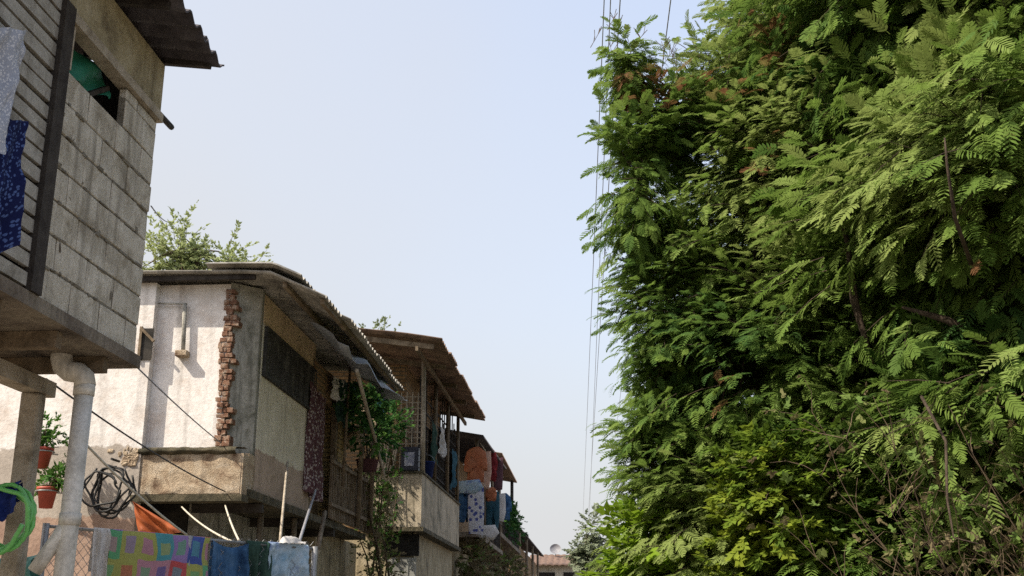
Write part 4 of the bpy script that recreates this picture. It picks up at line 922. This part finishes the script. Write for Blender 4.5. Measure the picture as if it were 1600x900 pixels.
# dry scrub
t = thing('dry_shrub', 'bare brown twiggy shrub under the near feathery tree', 'shrub', (3.9, 9.4, 0))
mb = MB(); r = random.Random(77); tips = []
for i in range(42):
    a = Vector((3.75+r.uniform(-.6, .9), 9.7+r.uniform(-.4, .5), 0)); b = a+Vector((r.uniform(-1.5, .4), r.uniform(-.7, .6), r.uniform(2.1, 3.3)))
    L = limb_path(a, b, .1, 6); mb.tube(L, [.011*(1-.12*k) for k in range(7)], 4, False)
    for k in range(7):
        c0 = L[r.randrange(3, 7)]; e = c0+Vector((r.uniform(-.5, .4), r.uniform(-.3, .3), r.uniform(.1, .5))); mb.tube(limb_path(c0, e, .15, 3), [.005, .004, .003, .002], 3, False); tips.append(e)
mb.build('branches', 'twig', t); sprig_mesh('foliage', 'leaf_dry', t, tips, 700, .14, .12, 78, bias=.3)
make_tree('understorey_shrub', 'dark green understorey shrub in shade at the lower right', 'shrub', (5.4, 10.6, 0),
          [(5.4, 10.8, 0), (5.3, 10.8, 1.2), (5.2, 10.7, 2.4)], [.07, .05, .02],
          [((5.6, 11.0, 1.9), (1.9, 1.2, 1.8), 520), ((3.4, 11.6, 1.9), (1.6, 1., 1.7), 620)], size=(.22, .38), fper=5, seed=17, bias=-.2, nlimb=20)
# trees beyond the houses
c = at(318, 395, Y=20)
make_tree('pale_tree', 'pale green tree rising behind the white-walled house roof', 'tree', (c.x, 20, 0),
          [(c.x, 20, 0), (c.x+.1, 20, 3), (c.x, 20, 5.5), (c.x-.1, 20, c.z)], [.18, .15, .1, .04],
          [((c.x-.4, 20, c.z-.2), (.85, .9, .72), 210), ((c.x+.5, 20, c.z-.3), (.55, .7, .5), 85), ((c.x-.9, 20, c.z-.5), (.7, .8, .5), 80), ((c.x+.95, 20, c.z-.38), (.3, .35, .25), 22)],
          mat='leaf_pale', temps=SPRIGS, size=(.11, .19), fper=5, twig=.34, nlimb=60, seed=21, clump=.4, inner=.9, noise_scale=1.8, twigr=.006, bark='twig', droop=.1)
c = at(585, 512, Y=30)
make_tree('pale_tree', 'sparse twiggy treetop showing between the grey and rusty roofs', 'tree', (c.x, 30, 0),
          [(c.x, 30, 0), (c.x, 30, 4), (c.x, 30, c.z-1)], [.15, .12, .05],
          [((c.x, 30, c.z-.35), (.75, .6, .42), 60)], mat='leaf_pale', temps=SPRIGS, size=(.15, .26), fper=3, twig=.5, nlimb=30, seed=23, clump=.6, inner=1, bark='twig', bias=-.3)
c = at(915, 845, Y=48)
make_tree('distant_tree', 'distant tree beyond the end of the lane, haze painted into its grey-green leaves', 'tree', (c.x+.2, 48, 0),
          [(c.x+.2, 48, 0), (c.x+.1, 48, 2.5), (c.x, 48, c.z)], [.16, .12, .05],
          [((c.x+.3, 48, c.z+.0), (.6, .8, 1.0), 110), ((c.x-.35, 48, c.z-.6), (.45, .6, .6), 60), ((c.x+.5, 48, c.z-.9), (.8, .7, 1.), 90)], mat='leaf_haze', temps=SPRIGS, size=(.18, .3), fper=6, twig=.45, nlimb=24, seed=25, clump=.35, inner=.9, noise_scale=1., bark='twig')

# ================================================================== LIGHT
SUN_EL, SUN_AZ = 46, 59       # height; degrees left of straight behind the camera
wd = bpy.data.worlds.new('World'); scene.world = wd; wd.use_nodes = True
nt = wd.node_tree; nt.nodes.clear()
sky = nt.nodes.new('ShaderNodeTexSky'); sky.sky_type = 'NISHITA'; sky.sun_disc = False
dirx, diry = -math.sin(R(SUN_AZ)), -math.cos(R(SUN_AZ))
sky.sun_elevation = R(SUN_EL); sky.sun_rotation = math.atan2(dirx, diry)
sky.air_density = 1.0; sky.dust_density = 6.0; sky.ozone_density = 1.0; sky.altitude = 0
def wn(t, **k):
    o = nt.nodes.new(t)
    for a, b in k.items(): setattr(o, a, b)
    return o
def wm(op, a, b=0.):
    o = wn('ShaderNodeMath', operation=op)
    for i, v in enumerate((a, b)):
        if isinstance(v, (int, float)): o.inputs[i].default_value = v
        else: nt.links.new(v, o.inputs[i])
    return o.outputs[0]
tc = wn('ShaderNodeTexCoord'); sx = wn('ShaderNodeSeparateXYZ'); nt.links.new(tc.outputs['Generated'], sx.inputs[0])
nz = wn('ShaderNodeTexNoise'); nz.inputs['Scale'].default_value = 1.6; nz.inputs['Detail'].default_value = 3; nt.links.new(tc.outputs['Generated'], nz.inputs['Vector'])
low = wm('POWER', wm('SUBTRACT', 1., wm('MAXIMUM', sx.outputs[2], 0.)), 3.)            # thin overcast veil: thick towards the horizon
veil = wm('ADD', wm('ADD', wm('MULTIPLY', low, .62), wm('MULTIPLY', sx.outputs[0], -.75)), wm('MULTIPLY', wm('SUBTRACT', nz.outputs[0], .5), .5))
veil = wm('MINIMUM', wm('MAXIMUM', wm('ADD', veil, .4), .46), .98)
mx = wn('ShaderNodeMix', data_type='RGBA'); nt.links.new(veil, mx.inputs['Factor']); nt.links.new(sky.outputs[0], mx.inputs[6]); mx.inputs[7].default_value = (1.58, 1.59, 1.61, 1)
bg = nt.nodes.new('ShaderNodeBackground'); bg.inputs['Strength'].default_value = .15
wo = nt.nodes.new('ShaderNodeOutputWorld'); nt.links.new(mx.outputs[2], bg.inputs[0]); nt.links.new(bg.outputs[0], wo.inputs[0])
sl = bpy.data.lights.new('sun', 'SUN'); sl.energy = 2.45; sl.angle = R(.6); sl.color = (1, .91, .77)
so = bpy.data.objects.new('sun', sl); COL.objects.link(so)
sd = Vector((dirx*math.cos(R(SUN_EL)), diry*math.cos(R(SUN_EL)), math.sin(R(SUN_EL))))
so.rotation_euler = sd.to_track_quat('Z', 'Y').to_euler(); so.location = (-20, -20, 30)
vs = scene.view_settings; vs.view_transform = 'Standard'; vs.look = 'None'; vs.gamma = 1; vs.use_curve_mapping = False
vs.exposure = 1.64
scene.cycles.max_bounces = 8; scene.cycles.transparent_max_bounces = 4
scene.cycles.use_denoising = False
